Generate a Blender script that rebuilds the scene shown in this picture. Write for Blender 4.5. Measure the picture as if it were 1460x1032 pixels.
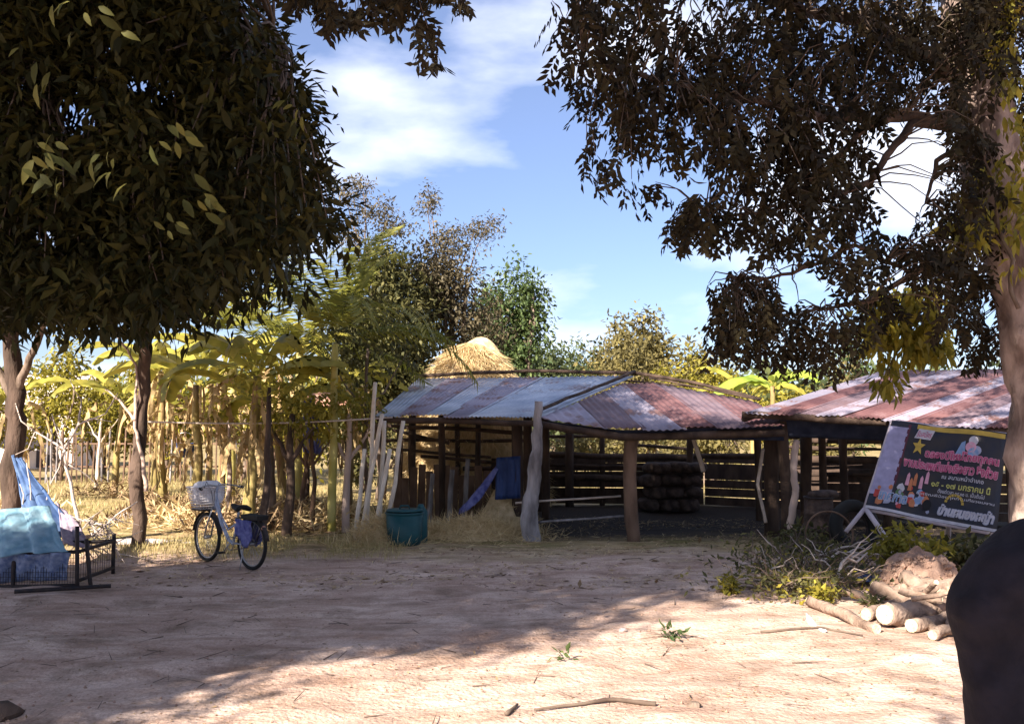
import bpy, bmesh, math, random
import numpy as np
from mathutils import Vector, Matrix, noise
for o in list(bpy.data.objects): bpy.data.objects.remove(o)
SC = bpy.context.scene
COL = SC.collection
random.seed(7); RNG = np.random.default_rng(7)

# ------------------------------------------------------------ camera, sky, sun, exposure
CAMH = 1.5; F = 1350.0; PITCH = math.atan(84/1350.0)
cam_d = bpy.data.cameras.new("camera"); cam = bpy.data.objects.new("camera", cam_d); COL.objects.link(cam)
cam.location = (0,0,CAMH); cam.rotation_euler = (math.pi/2+PITCH,0,0)
cam_d.sensor_width = 36; cam_d.lens = 36*F/1460; cam_d.clip_start = .05; cam_d.clip_end = 3000
SC.camera = cam
SUN_EL, SUN_AZ = math.radians(33), math.radians(214)   # azimuth from +Y clockwise: the sun stands behind the camera, to the left
w = bpy.data.worlds.new("World"); SC.world = w; w.use_nodes = True
nt = w.node_tree; nt.nodes.clear()
def N(nt, t, **k):
    n = nt.nodes.new(t)
    for a, b in k.items():
        if a.startswith('i_'): n.inputs[a[2:].replace('_',' ')].default_value = b
        else: setattr(n, a, b)
    return n
out = N(nt,'ShaderNodeOutputWorld'); bg = N(nt,'ShaderNodeBackground'); bg.inputs[1].default_value = .05
sky = N(nt,'ShaderNodeTexSky', sky_type='NISHITA', sun_disc=False, sun_elevation=SUN_EL, sun_rotation=SUN_AZ, air_density=1.0, dust_density=.6, ozone_density=2.5)
tc = N(nt,'ShaderNodeTexCoord'); mp = N(nt,'ShaderNodeMapping'); mp.inputs['Scale'].default_value = (1.0,1.0,2.6); mp.inputs['Location'].default_value = (5.2,.9,2.2)
n1 = N(nt,'ShaderNodeTexNoise'); n1.inputs['Scale'].default_value = 2.7; n1.inputs['Detail'].default_value = 7; n1.inputs['Roughness'].default_value = .5; n1.inputs['Distortion'].default_value = .05
cr = N(nt,'ShaderNodeValToRGB'); cr.color_ramp.elements[0].position = .49; cr.color_ramp.elements[1].position = .67
cr.color_ramp.elements[1].color = (.92,.92,.92,1); cr.color_ramp.elements[0].color = (.10,.10,.10,1)
mx = N(nt,'ShaderNodeMix', data_type='RGBA'); mx.inputs['B'].default_value = (9.0,9.3,10.4,1)
tint = N(nt,'ShaderNodeMix', data_type='RGBA', blend_type='MULTIPLY'); tint.inputs['Factor'].default_value = 1; tint.inputs['B'].default_value = (.80,.86,1.10,1)
L = nt.links
L.new(tc.outputs['Generated'], mp.inputs[0]); L.new(mp.outputs[0], n1.inputs[0]); L.new(n1.outputs[0], cr.inputs[0])
L.new(sky.outputs[0], tint.inputs['A']); L.new(cr.outputs[0], mx.inputs['Factor']); L.new(tint.outputs['Result'], mx.inputs['A']); L.new(mx.outputs['Result'], bg.inputs[0]); L.new(bg.outputs[0], out.inputs[0])
sd = bpy.data.lights.new("sun",'SUN'); sun = bpy.data.objects.new("sun", sd); COL.objects.link(sun)
sd.energy = 5.0; sd.angle = math.radians(.5); sd.color = (1,.90,.78)
SDIR = Vector((math.sin(SUN_AZ)*math.cos(SUN_EL), math.cos(SUN_AZ)*math.cos(SUN_EL), math.sin(SUN_EL)))
sun.rotation_euler = (-SDIR).to_track_quat('-Z','Y').to_euler(); sun.location = SDIR*40
SC.view_settings.view_transform = 'Standard'; SC.view_settings.look = 'None'; SC.view_settings.gamma = 1
SC.view_settings.use_curve_mapping = False; SC.view_settings.exposure = 1.72
SC.render.engine = 'CYCLES'; SC.cycles.max_bounces = 6; SC.cycles.transparent_max_bounces = 8

# ------------------------------------------------------------ helpers
cp, sp = math.cos(PITCH), math.sin(PITCH)
def ray(px, py):
    a = (px-730)/F; b = (516-py)/F
    return Vector((a, cp-b*sp, sp+b*cp))
def V(px, py, Y):
    r = ray(px,py); return Vector((0,0,CAMH)) + r*(Y/r.y)
def gh(x, y):
    a = noise.noise(Vector((x*.35, y*.35, 0)))*.05 + noise.noise(Vector((x*1.3, y*1.3, 3)))*.022 + noise.noise(Vector((x*3.4, y*4.4, 7)))*.014 + abs(noise.noise(Vector((x*1.1+y*.3, y*2.3, 17))))*.03
    for c0 in (5.3, 6.75):      # wheel ruts crossing the yard
        dd = y - c0 - .42*x - .25*math.sin(x*.6); q = math.exp(-(dd/.10)**2); q2 = math.exp(-((abs(dd)-.2)/.09)**2)
        f_ = max(0,min(1,(3.2-abs(x+1.5))/1.5)); a += f_*(-.028*q+.014*q2)*(.7+.6*noise.noise(Vector((x*1.5,c0,2))))
    return a*min(1, max(.3, (60-y)/60)) 
def G(px, py):
    r = ray(px,py); t = -CAMH/r.z; x, y = r.x*t, r.y*t
    return Vector((x, y, gh(x,y)))
def GX(px, Y):
    x = (px-730)/F*Y*1.0; return Vector((x, Y, gh(x,Y)))

def mat(name, col, rough=.8, col2=None, scale=6, bump=0, bscale=40, metal=0, trans=0, spec=.3, attr=False, stretch=(1,1,1), detail=6, ramp=(.35,.65), col3=None, scale3=1.5, r3=(.5,.62)):
    m = bpy.data.materials.new(name); m.use_nodes = True; nt = m.node_tree; nt.nodes.clear(); L = nt.links
    o = N(nt,'ShaderNodeOutputMaterial'); p = N(nt,'ShaderNodeBsdfPrincipled')
    p.inputs['Roughness'].default_value = rough; p.inputs['Metallic'].default_value = metal; p.inputs['Specular IOR Level'].default_value = spec
    tc = N(nt,'ShaderNodeTexCoord'); mp = N(nt,'ShaderNodeMapping'); mp.inputs['Scale'].default_value = stretch; L.new(tc.outputs['Object'], mp.inputs[0])
    c1 = (*col,1); src = None
    if col2 is not None:
        cr = N(nt,'ShaderNodeValToRGB'); cr.color_ramp.elements[0].position = ramp[0]; cr.color_ramp.elements[1].position = ramp[1]
        cr.color_ramp.elements[0].color = c1; cr.color_ramp.elements[1].color = (*col2,1)
        if attr:
            at = N(nt,'ShaderNodeAttribute', attribute_name='tint'); cr.color_ramp.elements[0].position = 0; cr.color_ramp.elements[1].position = 1
            L.new(at.outputs['Fac'], cr.inputs[0])
        else:
            nz = N(nt,'ShaderNodeTexNoise'); nz.inputs['Scale'].default_value = scale; nz.inputs['Detail'].default_value = detail
            L.new(mp.outputs[0], nz.inputs[0]); L.new(nz.outputs[0], cr.inputs[0])
        src = cr.outputs[0]
        if col3 is not None:
            nz3 = N(nt,'ShaderNodeTexNoise'); nz3.inputs['Scale'].default_value = scale3; nz3.inputs['Detail'].default_value = 8; nz3.inputs['Roughness'].default_value = .65
            L.new(mp.outputs[0], nz3.inputs[0])
            c3 = N(nt,'ShaderNodeValToRGB'); c3.color_ramp.elements[0].position = r3[0]; c3.color_ramp.elements[1].position = r3[1]; L.new(nz3.outputs[0], c3.inputs[0])
            m3 = N(nt,'ShaderNodeMix', data_type='RGBA'); m3.inputs['B'].default_value = (*col3,1); L.new(c3.outputs[0], m3.inputs['Factor']); L.new(src, m3.inputs['A']); src = m3.outputs['Result']
        L.new(src, p.inputs['Base Color'])
    else: p.inputs['Base Color'].default_value = c1
    if bump:
        bz = N(nt,'ShaderNodeTexNoise'); bz.inputs['Scale'].default_value = bscale; bz.inputs['Detail'].default_value = 8; L.new(mp.outputs[0], bz.inputs[0])
        bn = N(nt,'ShaderNodeBump'); bn.inputs['Strength'].default_value = bump; bn.inputs['Distance'].default_value = .02
        L.new(bz.outputs[0], bn.inputs['Height']); L.new(bn.outputs[0], p.inputs['Normal'])
    if trans:
        t = N(nt,'ShaderNodeBsdfTranslucent'); mxs = N(nt,'ShaderNodeMixShader'); mxs.inputs[0].default_value = trans
        if src is not None:
            L.new(src, t.inputs[0])
        else: t.inputs[0].default_value = c1
        L.new(p.outputs[0], mxs.inputs[1]); L.new(t.outputs[0], mxs.inputs[2]); L.new(mxs.outputs[0], o.inputs[0])
    else: L.new(p.outputs[0], o.inputs[0])
    return m

def tag(o, label=None, cat=None, group=None, kind=None):
    if label: o['label'] = label
    if cat: o['category'] = cat
    if group: o['group'] = group
    if kind: o['kind'] = kind
    return o
def empty(name, loc, label, cat, group=None, rz=0):
    o = bpy.data.objects.new(name, None); COL.objects.link(o); o.location = loc; o.rotation_euler[2] = rz; o.empty_display_size = .2
    return tag(o, label, cat, group)
def mkobj(name, me, m=None, parent=None, local=False):
    o = bpy.data.objects.new(name, me); COL.objects.link(o)
    if m is not None and len(me.materials) == 0: me.materials.append(m)
    if parent is not None:
        o.parent = parent
        if not local:
            P = parent; T = Matrix.Identity(4)
            while P is not None:
                T = Matrix.LocRotScale(P.location, P.rotation_euler, P.scale) @ T if P is not None else T; P = P.parent
            o.matrix_parent_inverse = T.inverted()
    return o

class MB:
    """collects shapes into one mesh"""
    def __init__(s): s.v = []; s.f = []
    def box(s, c, d, R=None, jit=0):
        n = len(s.v); c = Vector(c)
        for dx,dy,dz in ((-1,-1,-1),(1,-1,-1),(1,1,-1),(-1,1,-1),(-1,-1,1),(1,-1,1),(1,1,1),(-1,1,1)):
            q = Vector((dx*d[0]/2, dy*d[1]/2, dz*d[2]/2))
            if R is not None: q = R @ q
            if jit: q += Vector((random.uniform(-jit,jit) for _ in range(3)))
            s.v.append(c+q)
        for a in ((0,3,2,1),(4,5,6,7),(0,1,5,4),(1,2,6,5),(2,3,7,6),(3,0,4,7)): s.f.append([n+i for i in a])
        return s
    def tube(s, pts, r, k=8, wob=0, cap=True, seed=0):
        pts = [Vector(p) for p in pts]; n = len(pts)
        if not hasattr(r,'__len__'): r = [r]*n
        base = len(s.v); up = None
        for i,p in enumerate(pts):
            t = (pts[min(i+1,n-1)]-pts[max(i-1,0)])
            if t.length < 1e-9: t = Vector((0,0,1))
            t.normalize()
            if up is None:
                up = t.orthogonal().normalized()
            else:
                up = (up - t*up.dot(t))
                up = up.normalized() if up.length > 1e-6 else t.orthogonal().normalized()
            b = t.cross(up)
            for j in range(k):
                a = 2*math.pi*j/k
                rr = r[i]*(1+ (wob*noise.noise(Vector((math.cos(a)*1.7+seed, math.sin(a)*1.7, i*.6+seed))) if wob else 0))
                s.v.append(p + up*math.cos(a)*rr + b*math.sin(a)*rr)
        for i in range(n-1):
            for j in range(k):
                a = base+i*k+j; b2 = base+i*k+(j+1)%k
                s.f.append([a,b2,b2+k,a+k])
        if cap:
            s.f.append([base+j for j in range(k)][::-1]); s.f.append([base+(n-1)*k+j for j in range(k)])
        return s
    def bar(s, a, b, w=.04, h=.04, wob=0):
        a = Vector(a); b = Vector(b); t = (b-a); Lh = t.length; t.normalize()
        R = t.to_track_quat('X','Z').to_matrix()
        return s.box((a+b)/2, (Lh, w, h), R, wob)
    def torus(s, c, ax, R, r, n=28, k=6):
        c = Vector(c); ax = Vector(ax).normalized(); u = ax.orthogonal().normalized(); v = ax.cross(u); base = len(s.v)
        for i in range(n):
            a = 2*math.pi*i/n; d = u*math.cos(a)+v*math.sin(a)
            for j in range(k):
                bb = 2*math.pi*j/k; s.v.append(c + d*(R+r*math.cos(bb)) + ax*r*math.sin(bb))
        for i in range(n):
            for j in range(k):
                s.f.append([base+i*k+j, base+((i+1)%n)*k+j, base+((i+1)%n)*k+(j+1)%k, base+i*k+(j+1)%k])
        return s
    def mesh(s, name, smooth=False):
        me = bpy.data.meshes.new(name); me.from_pydata([tuple(v) for v in s.v], [], s.f); me.update()
        if smooth: me.polygons.foreach_set('use_smooth', [True]*len(me.polygons))
        return me
    def build(s, name, m, parent=None, smooth=False, local=False):
        return mkobj(name, s.mesh(name, smooth), m, parent, local)

def grid_mesh(name, P, nu, nv, smooth=True):
    """P: list of (nu*nv) points"""
    f = []
    for i in range(nu-1):
        for j in range(nv-1):
            a = i*nv+j; f.append([a, a+nv, a+nv+1, a+1])
    me = bpy.data.meshes.new(name); me.from_pydata([tuple(p) for p in P], [], f); me.update()
    if smooth: me.polygons.foreach_set('use_smooth', [True]*len(f))
    return me

def nrm(a): return a/np.maximum(np.linalg.norm(a, axis=1, keepdims=True), 1e-9)
def leaf_verts(pos, d, nn, Ls, Ws, fold=.25, droop=.12):
    d = nrm(d); sd_ = nrm(np.cross(d, nn)); n_ = nrm(np.cross(sd_, d))
    L_ = Ls[:,None]; W_ = Ws[:,None]
    base = pos; C = pos + d*L_*.48 - n_*W_*fold; Lf = pos + d*L_*.42 + sd_*W_*.5; Rt = pos + d*L_*.42 - sd_*W_*.5; tip = pos + d*L_ - n_*L_*droop
    return np.stack([base, Rt, C, Lf, tip], 1)
LF = np.array([[0,1,2],[0,2,3],[1,4,2],[2,4,3]])
def leaf_mesh(name, pos, d, nn, Ls, Ws, tints, fold=.25, droop=.12):
    n = len(pos); vv = leaf_verts(pos,d,nn,Ls,Ws,fold,droop).reshape(-1,3)
    ff = (LF[None]+ (np.arange(n)*5)[:,None,None]).reshape(-1,3)
    me = bpy.data.meshes.new(name); me.vertices.add(len(vv)); me.vertices.foreach_set('co', vv.astype(np.float32).ravel())
    me.loops.add(ff.size); me.loops.foreach_set('vertex_index', ff.ravel().astype(np.int32))
    me.polygons.add(len(ff)); me.polygons.foreach_set('loop_start', (np.arange(len(ff))*3).astype(np.int32)); me.polygons.foreach_set('loop_total', np.full(len(ff),3,np.int32))
    me.update(calc_edges=True)
    at = me.attributes.new('tint','FLOAT','POINT'); at.data.foreach_set('value', np.repeat(tints,5).astype(np.float32))
    return me
def rand_unit(n):
    v = RNG.normal(size=(n,3)); return nrm(v)

# crowns -----------------------------------------------------------------
def sprays(centers, n_leaf, spread, Lr, Wr, hang=.6, tvar=.5, compound=False):
    """centers (K,3) -> arrays of leaf pos, dir, normal, L, W, tint ; leaves radiate from a short twig around every centre"""
    K = len(centers); c = np.repeat(centers, n_leaf, 0); n = len(c)
    if compound:      # a drooping rachis with paired leaflets
        ax = rand_unit(K); ax[:,2] = -np.abs(ax[:,2])*.6 - hang; ax = nrm(ax); sidev = nrm(np.cross(ax, rand_unit(K)))
        t = np.tile(np.linspace(0,1,n_leaf), K); sgn = np.tile(np.where(np.arange(n_leaf)%2==0,1,-1), K)
        axr = np.repeat(ax,n_leaf,0); sr = np.repeat(sidev,n_leaf,0)
        pos = c + axr*(t*spread)[:,None] + rand_unit(n)*.012
        d = nrm(sr*sgn[:,None] + axr*.55 + rand_unit(n)*.35 + np.array([0,0,-.45])); nn = nrm(np.cross(axr,sr)+rand_unit(n)*.4)
    else:
        off = rand_unit(n)*(RNG.random(n)**.6)[:,None]*spread
        pos = c + off; d = nrm(off/spread*.8 + rand_unit(n)*.6 + np.array([0,0,-hang])); nn = nrm(rand_unit(n)*.8+np.array([0,0,1.0]))
    Ls = RNG.uniform(*Lr,n); Ws = Ls*RNG.uniform(*Wr,n)
    tk = (np.repeat(RNG.random(K),n_leaf)*(1-tvar)+RNG.random(n)*tvar)**1.6
    return pos,d,nn,Ls,Ws,tk
def leaf_proto(wd, fold, t, q):
    st=[(0,0),(.12,.45),(.3,.9),(.5,1),(.7,.8),(.88,.38),(1,0)]; v=[]; f=[]
    for x,wv in st:
        z=-.22*x*x*(1+.3*q); e=wd*.5*wv; v+=[(x,e,z+fold*e*.8+.015*math.sin(x*20+q)),(x,0,z),(x,-e,z+fold*e*.8-.015*math.sin(x*17+q))]
    for i in range(6):
        a=i*3; f+=[[a,a+1,a+4,a+3],[a+1,a+2,a+5,a+4]]
    me=bpy.data.meshes.new('leaf'); me.from_pydata(v,[],f); me.update(); at=me.attributes.new('tint','FLOAT','POINT'); at.data.foreach_set('value',[t]*len(v)); me.polygons.foreach_set('use_smooth',[True]*len(f)); return me
def ellipsoid_pts(c, r, n, shell=.35):
    u = rand_unit(n); rad = (shell + (1-shell)*RNG.random(n))**.6
    return np.array(c)[None] + u*rad[:,None]*np.array(r)[None]
def foliage(parent, pts, m, n_leaf=10, spread=.3, Lr=(.12,.2), Wr=(.3,.4), hang=.5, name='foliage', kind='stuff', compound=False, individual=0, tvar=.5, keep=None, fold=.25, wide=.32):
    """joined mass of leaves; the `individual` leaves nearest the camera in view become parts of their own"""
    pos,d,nn,Ls,Ws,tk = sprays(pts,n_leaf,spread,Lr,Wr,hang,tvar,compound)
    if keep is not None:
        k = keep(pos); pos,d,nn,Ls,Ws,tk = (a[k] for a in (pos,d,nn,Ls,Ws,tk))
    if individual:
        dist = pos[:,1]; px = 730+F*pos[:,0]/np.maximum(pos[:,1],.1); py = 600-F*(pos[:,2]-CAMH)/np.maximum(pos[:,1],.1)
        ok = (px>5)&(px<1455)&(py>5)&(py<1000)&(pos[:,1]>1)
        score = np.where(ok, Ls/dist, -1); idx = np.argsort(-score)[:individual]
        protos = []
        for q in range(5):
            t = q/4; me = leaf_proto(wide, fold, t, q); me.materials.append(m); protos.append(me)
        # finer outline for the near leaves
        for i in idx:
            X = Vector(d[i]); Z = Vector(nn[i]); Yv = Z.cross(X).normalized(); Z = X.cross(Yv).normalized()
            M = Matrix(((X.x,Yv.x,Z.x,pos[i][0]),(X.y,Yv.y,Z.y,pos[i][1]),(X.z,Yv.z,Z.z,pos[i][2]),(0,0,0,1))) @ Matrix.Scale(Ls[i],4)
            o = bpy.data.objects.new('leaf', protos[int(tk[i]*4.99)]); COL.objects.link(o); o.parent = parent
            o.matrix_basis = Matrix.Translation(parent.location).inverted() @ M
        m_ = np.ones(len(pos),bool); m_[idx] = False; pos,d,nn,Ls,Ws,tk = (a[m_] for a in (pos,d,nn,Ls,Ws,tk))
    me = leaf_mesh(name,pos,d,nn,Ls,Ws,tk,fold)
    o = mkobj(name, me, m, parent); 
    if kind: o['kind'] = kind
    return o
def curve_pts(a, b, n=8, sag=0, wob=.05, seed=0):
    a = Vector(a); b = Vector(b); L_ = (b-a).length; r = []
    for i in range(n+1):
        t = i/n; p = a.lerp(b,t); e = math.sin(math.pi*t)
        p = p + Vector((noise.noise(Vector((t*3,seed,1))), noise.noise(Vector((t*3,seed,5))), noise.noise(Vector((t*3,seed,9)))))*wob*L_*e + Vector((0,0,-sag*e*L_))
        r.append(p)
    return r
def twigs(parent, limbs, pts, m, r=.008, maxd=2.5, name='twig', step=1, sag=-.1):
    """join every foliage centre to the nearest point of the limbs"""
    Q = np.array([tuple(p) for l in limbs for p in l]); mb = MB()
    for i,c in enumerate(pts[::step]):
        dd = np.linalg.norm(Q-c,axis=1); j = int(np.argmin(dd))
        if dd[j] > maxd: continue
        p = curve_pts(Q[j], c, 4, sag, .12, i*.37); mb.tube(p, [r*1.5,r*1.2,r,r*.8,r*.45], 4, cap=False)
    if not mb.v: return
    o = mb.build(name, m, parent, True); o['kind'] = 'stuff'; return o
# ------------------------------------------------------------ materials
M = {}
M['dirt'] = mat('packed_sandy_dirt', (.49,.335,.26), .95, (.70,.53,.435), 1.3, 1, 30, col3=(.33,.235,.175), scale3=2.2, r3=(.50,.70))
M['bark'] = mat('grey_brown_bark', (.10,.07,.05), .95, (.24,.18,.14), 9, 1, 30, stretch=(1,1,.3))
M['barkpale'] = mat('pale_bark', (.36,.26,.21), .9, (.55,.42,.35), 5, .7, 25, stretch=(1,1,.4))
M['barkdark'] = mat('dark_bark', (.045,.03,.022), .95, (.12,.08,.06), 8, 1, 28, stretch=(1,1,.3))
M['twig'] = mat('twig_bark', (.09,.06,.045), .9, (.16,.12,.09), 9)
M['deadwood'] = mat('sun_bleached_deadwood', (.42,.33,.27), .85, (.62,.52,.45), 6, .5, 30)
M['log'] = mat('log_bark', (.17,.115,.085), .95, (.36,.26,.20), 9, 1, 26, col3=(.14,.09,.065), scale3=7, r3=(.55,.7))
M['cut'] = mat('fresh_sawn_wood', (.45,.34,.22), .85, (.64,.52,.36), 30, .5, 60)
M['greypost'] = mat('weathered_grey_post', (.14,.125,.125), .95, (.36,.33,.33), 9, 1, 30, stretch=(1,1,.3))
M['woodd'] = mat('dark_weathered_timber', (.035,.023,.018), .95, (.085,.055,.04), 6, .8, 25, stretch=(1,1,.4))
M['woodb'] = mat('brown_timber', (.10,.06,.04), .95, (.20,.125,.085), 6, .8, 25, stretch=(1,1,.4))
M['bamboo'] = mat('pale_bamboo', (.50,.42,.33), .6, (.68,.60,.50), 5, .2, 20)
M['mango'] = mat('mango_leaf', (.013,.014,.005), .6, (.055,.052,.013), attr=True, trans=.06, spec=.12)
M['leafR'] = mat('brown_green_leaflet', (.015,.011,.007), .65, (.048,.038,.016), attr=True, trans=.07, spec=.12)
M['gold'] = mat('yellow_green_leaf', (.15,.14,.02), .55, (.50,.41,.06), attr=True, trans=.4, spec=.25)
M['banana'] = mat('banana_leaf_yellow', (.20,.20,.03), .5, (.50,.43,.08), 3, trans=.4, spec=.3, stretch=(1,1,1))
M['bright'] = mat('bright_green_leaf', (.22,.32,.04), .5, (.40,.46,.08), 4, trans=.4, spec=.3)
M['bananadead'] = mat('dry_banana_leaf', (.34,.22,.10), .85, (.60,.45,.23), 5, trans=.25)
M['palm'] = mat('palm_frond', (.11,.13,.02), .5, (.34,.31,.05), attr=True, trans=.35)
M['palmst'] = mat('yellow_palm_stem', (.40,.34,.08), .6, (.52,.45,.17), 2, .2, 18, stretch=(1,1,2))
M['mid'] = mat('mid_tree_leaf', (.04,.045,.016), .6, (.19,.17,.055), attr=True, trans=.3)
M['midp'] = mat('brown_purple_leaf', (.06,.05,.03), .6, (.20,.16,.085), attr=True, trans=.25)
M['green'] = mat('green_tree_leaf', (.05,.085,.03), .6, (.14,.18,.055), attr=True, trans=.3)
M['farleaf'] = mat('far_tree_leaf', (.06,.08,.035), .7, (.15,.17,.06), attr=True, trans=.3)
M['farmix'] = mat('far_brown_green_leaf', (.10,.085,.035), .7, (.27,.22,.07), attr=True, trans=.3)
M['grass'] = mat('dry_grass_blade', (.26,.21,.07), .8, (.58,.47,.24), attr=True, trans=.3)
M['straw'] = mat('straw', (.50,.36,.17), .85, (.78,.62,.36), attr=True, trans=.2)
M['strawb'] = mat('straw_mass', (.45,.32,.16), .9, (.70,.54,.32), 12, 1, 50)
M['litter'] = mat('fallen_leaf', (.12,.07,.035), .85, (.42,.29,.16), attr=True)
M['tinblue'] = mat('galvanised_sheet', (.30,.34,.42), .45, (.52,.55,.60), 2.2, .1, 20, metal=.55, spec=.5, col3=(.22,.14,.13), scale3=1.6, r3=(.55,.68))
M['tinpale'] = mat('pale_tin_sheet', (.25,.23,.29), .65, (.37,.32,.38), 2.0, .1, 20, metal=.35, spec=.5, col3=(.20,.11,.10), scale3=2.4)
M['tinrust'] = mat('rusted_tin_sheet', (.10,.045,.05), .75, (.18,.09,.09), 2.5, .2, 20, metal=.2, col3=(.26,.17,.18), scale3=2, r3=(.55,.75))
M['tinmid'] = mat('dull_tin_sheet', (.13,.09,.11), .7, (.21,.15,.17), 2.5, .2, 20, metal=.3, col3=(.17,.10,.10), scale3=2, r3=(.5,.7))
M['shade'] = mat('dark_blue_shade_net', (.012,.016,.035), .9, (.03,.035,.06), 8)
M['tarpb'] = mat('blue_tarpaulin', (.05,.10,.24), .7, (.14,.22,.38), 5, .2, 10, trans=.25)
M['tarpl'] = mat('faded_light_blue_tarpaulin', (.17,.33,.43), .75, (.36,.52,.60), 7, .8, 9, trans=.25)
M['tarpd'] = mat('dark_blue_tarpaulin', (.015,.035,.12), .6, (.03,.06,.18), 5)
M['netb'] = mat('blue_netting', (.14,.20,.38), .8, (.34,.40,.55), 25, trans=.3)
M['netp'] = mat('faded_mauve_netting', (.38,.30,.40), .8, (.55,.46,.52), 25, trans=.3)
M['iron'] = mat('dark_iron', (.02,.018,.022), .6, (.05,.035,.03), 20, metal=.3)
M['rubber'] = mat('black_rubber', (.012,.012,.012), .75)
M['steel'] = mat('dull_steel', (.35,.34,.34), .4, metal=.8)
M['framep'] = mat('pale_blue_bicycle_paint', (.30,.35,.46), .5, (.42,.46,.55), 9, .1, 20, col3=(.16,.08,.05), scale3=8, r3=(.55,.65))
M['bluecl'] = mat('blue_purple_cloth', (.04,.045,.18), .85, (.16,.17,.36), 12)
M['whitepl'] = mat('white_plastic', (.60,.55,.55), .6, (.72,.68,.68), 12)
M['bstem'] = mat('banana_stem', (.20,.15,.045), .75, (.46,.36,.14), 4, .5, 14, stretch=(3,3,.6), col3=(.16,.09,.045), scale3=2, r3=(.45,.6))
M['white'] = mat('white_sack', (.80,.78,.80), .8, (.70,.68,.70), 20, .6, 15)
M['teal'] = mat('teal_plastic', (.005,.05,.06), .45, (.012,.075,.085), 5)
M['mauvepole'] = mat('pale_painted_pole', (.42,.36,.40), .7, (.55,.47,.48), 8)
M['sand'] = mat('brown_sand_heap', (.27,.165,.12), .95, (.44,.29,.22), 4, 1, 40)
M['sack'] = mat('dusty_feed_sack', (.30,.22,.19), .9, (.42,.32,.28), 6, .4, 30)
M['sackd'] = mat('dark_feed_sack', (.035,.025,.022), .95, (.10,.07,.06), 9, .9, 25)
M['wall'] = mat('pale_plaster', (.62,.52,.46), .9, (.72,.62,.55), 3)
M['darkroof'] = mat('dark_roof', (.05,.04,.045), .8)
M['stone'] = mat('pale_stone', (.35,.30,.28), .9, (.52,.45,.42), 8, .5, 25)
M['bone'] = mat('bleached_husk', (.85,.80,.75), .6)
M['shirt'] = mat('black_shirt_cloth', (.007,.006,.011), .9, (.014,.012,.019), 30, 1.0, 9)
M['trouser'] = mat('dark_trouser_cloth', (.018,.016,.022), .95)
M['skin'] = mat('dark_tanned_skin', (.10,.055,.04), .6)
M['hair'] = mat('black_hair', (.01,.009,.009), .5)
M['redt'] = mat('reddish_tin', (.42,.20,.14), .7, (.52,.30,.22), 5)
M['cattle'] = mat('dark_cattle_hide', (.03,.024,.02), .8, (.055,.042,.035), 6)

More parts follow.
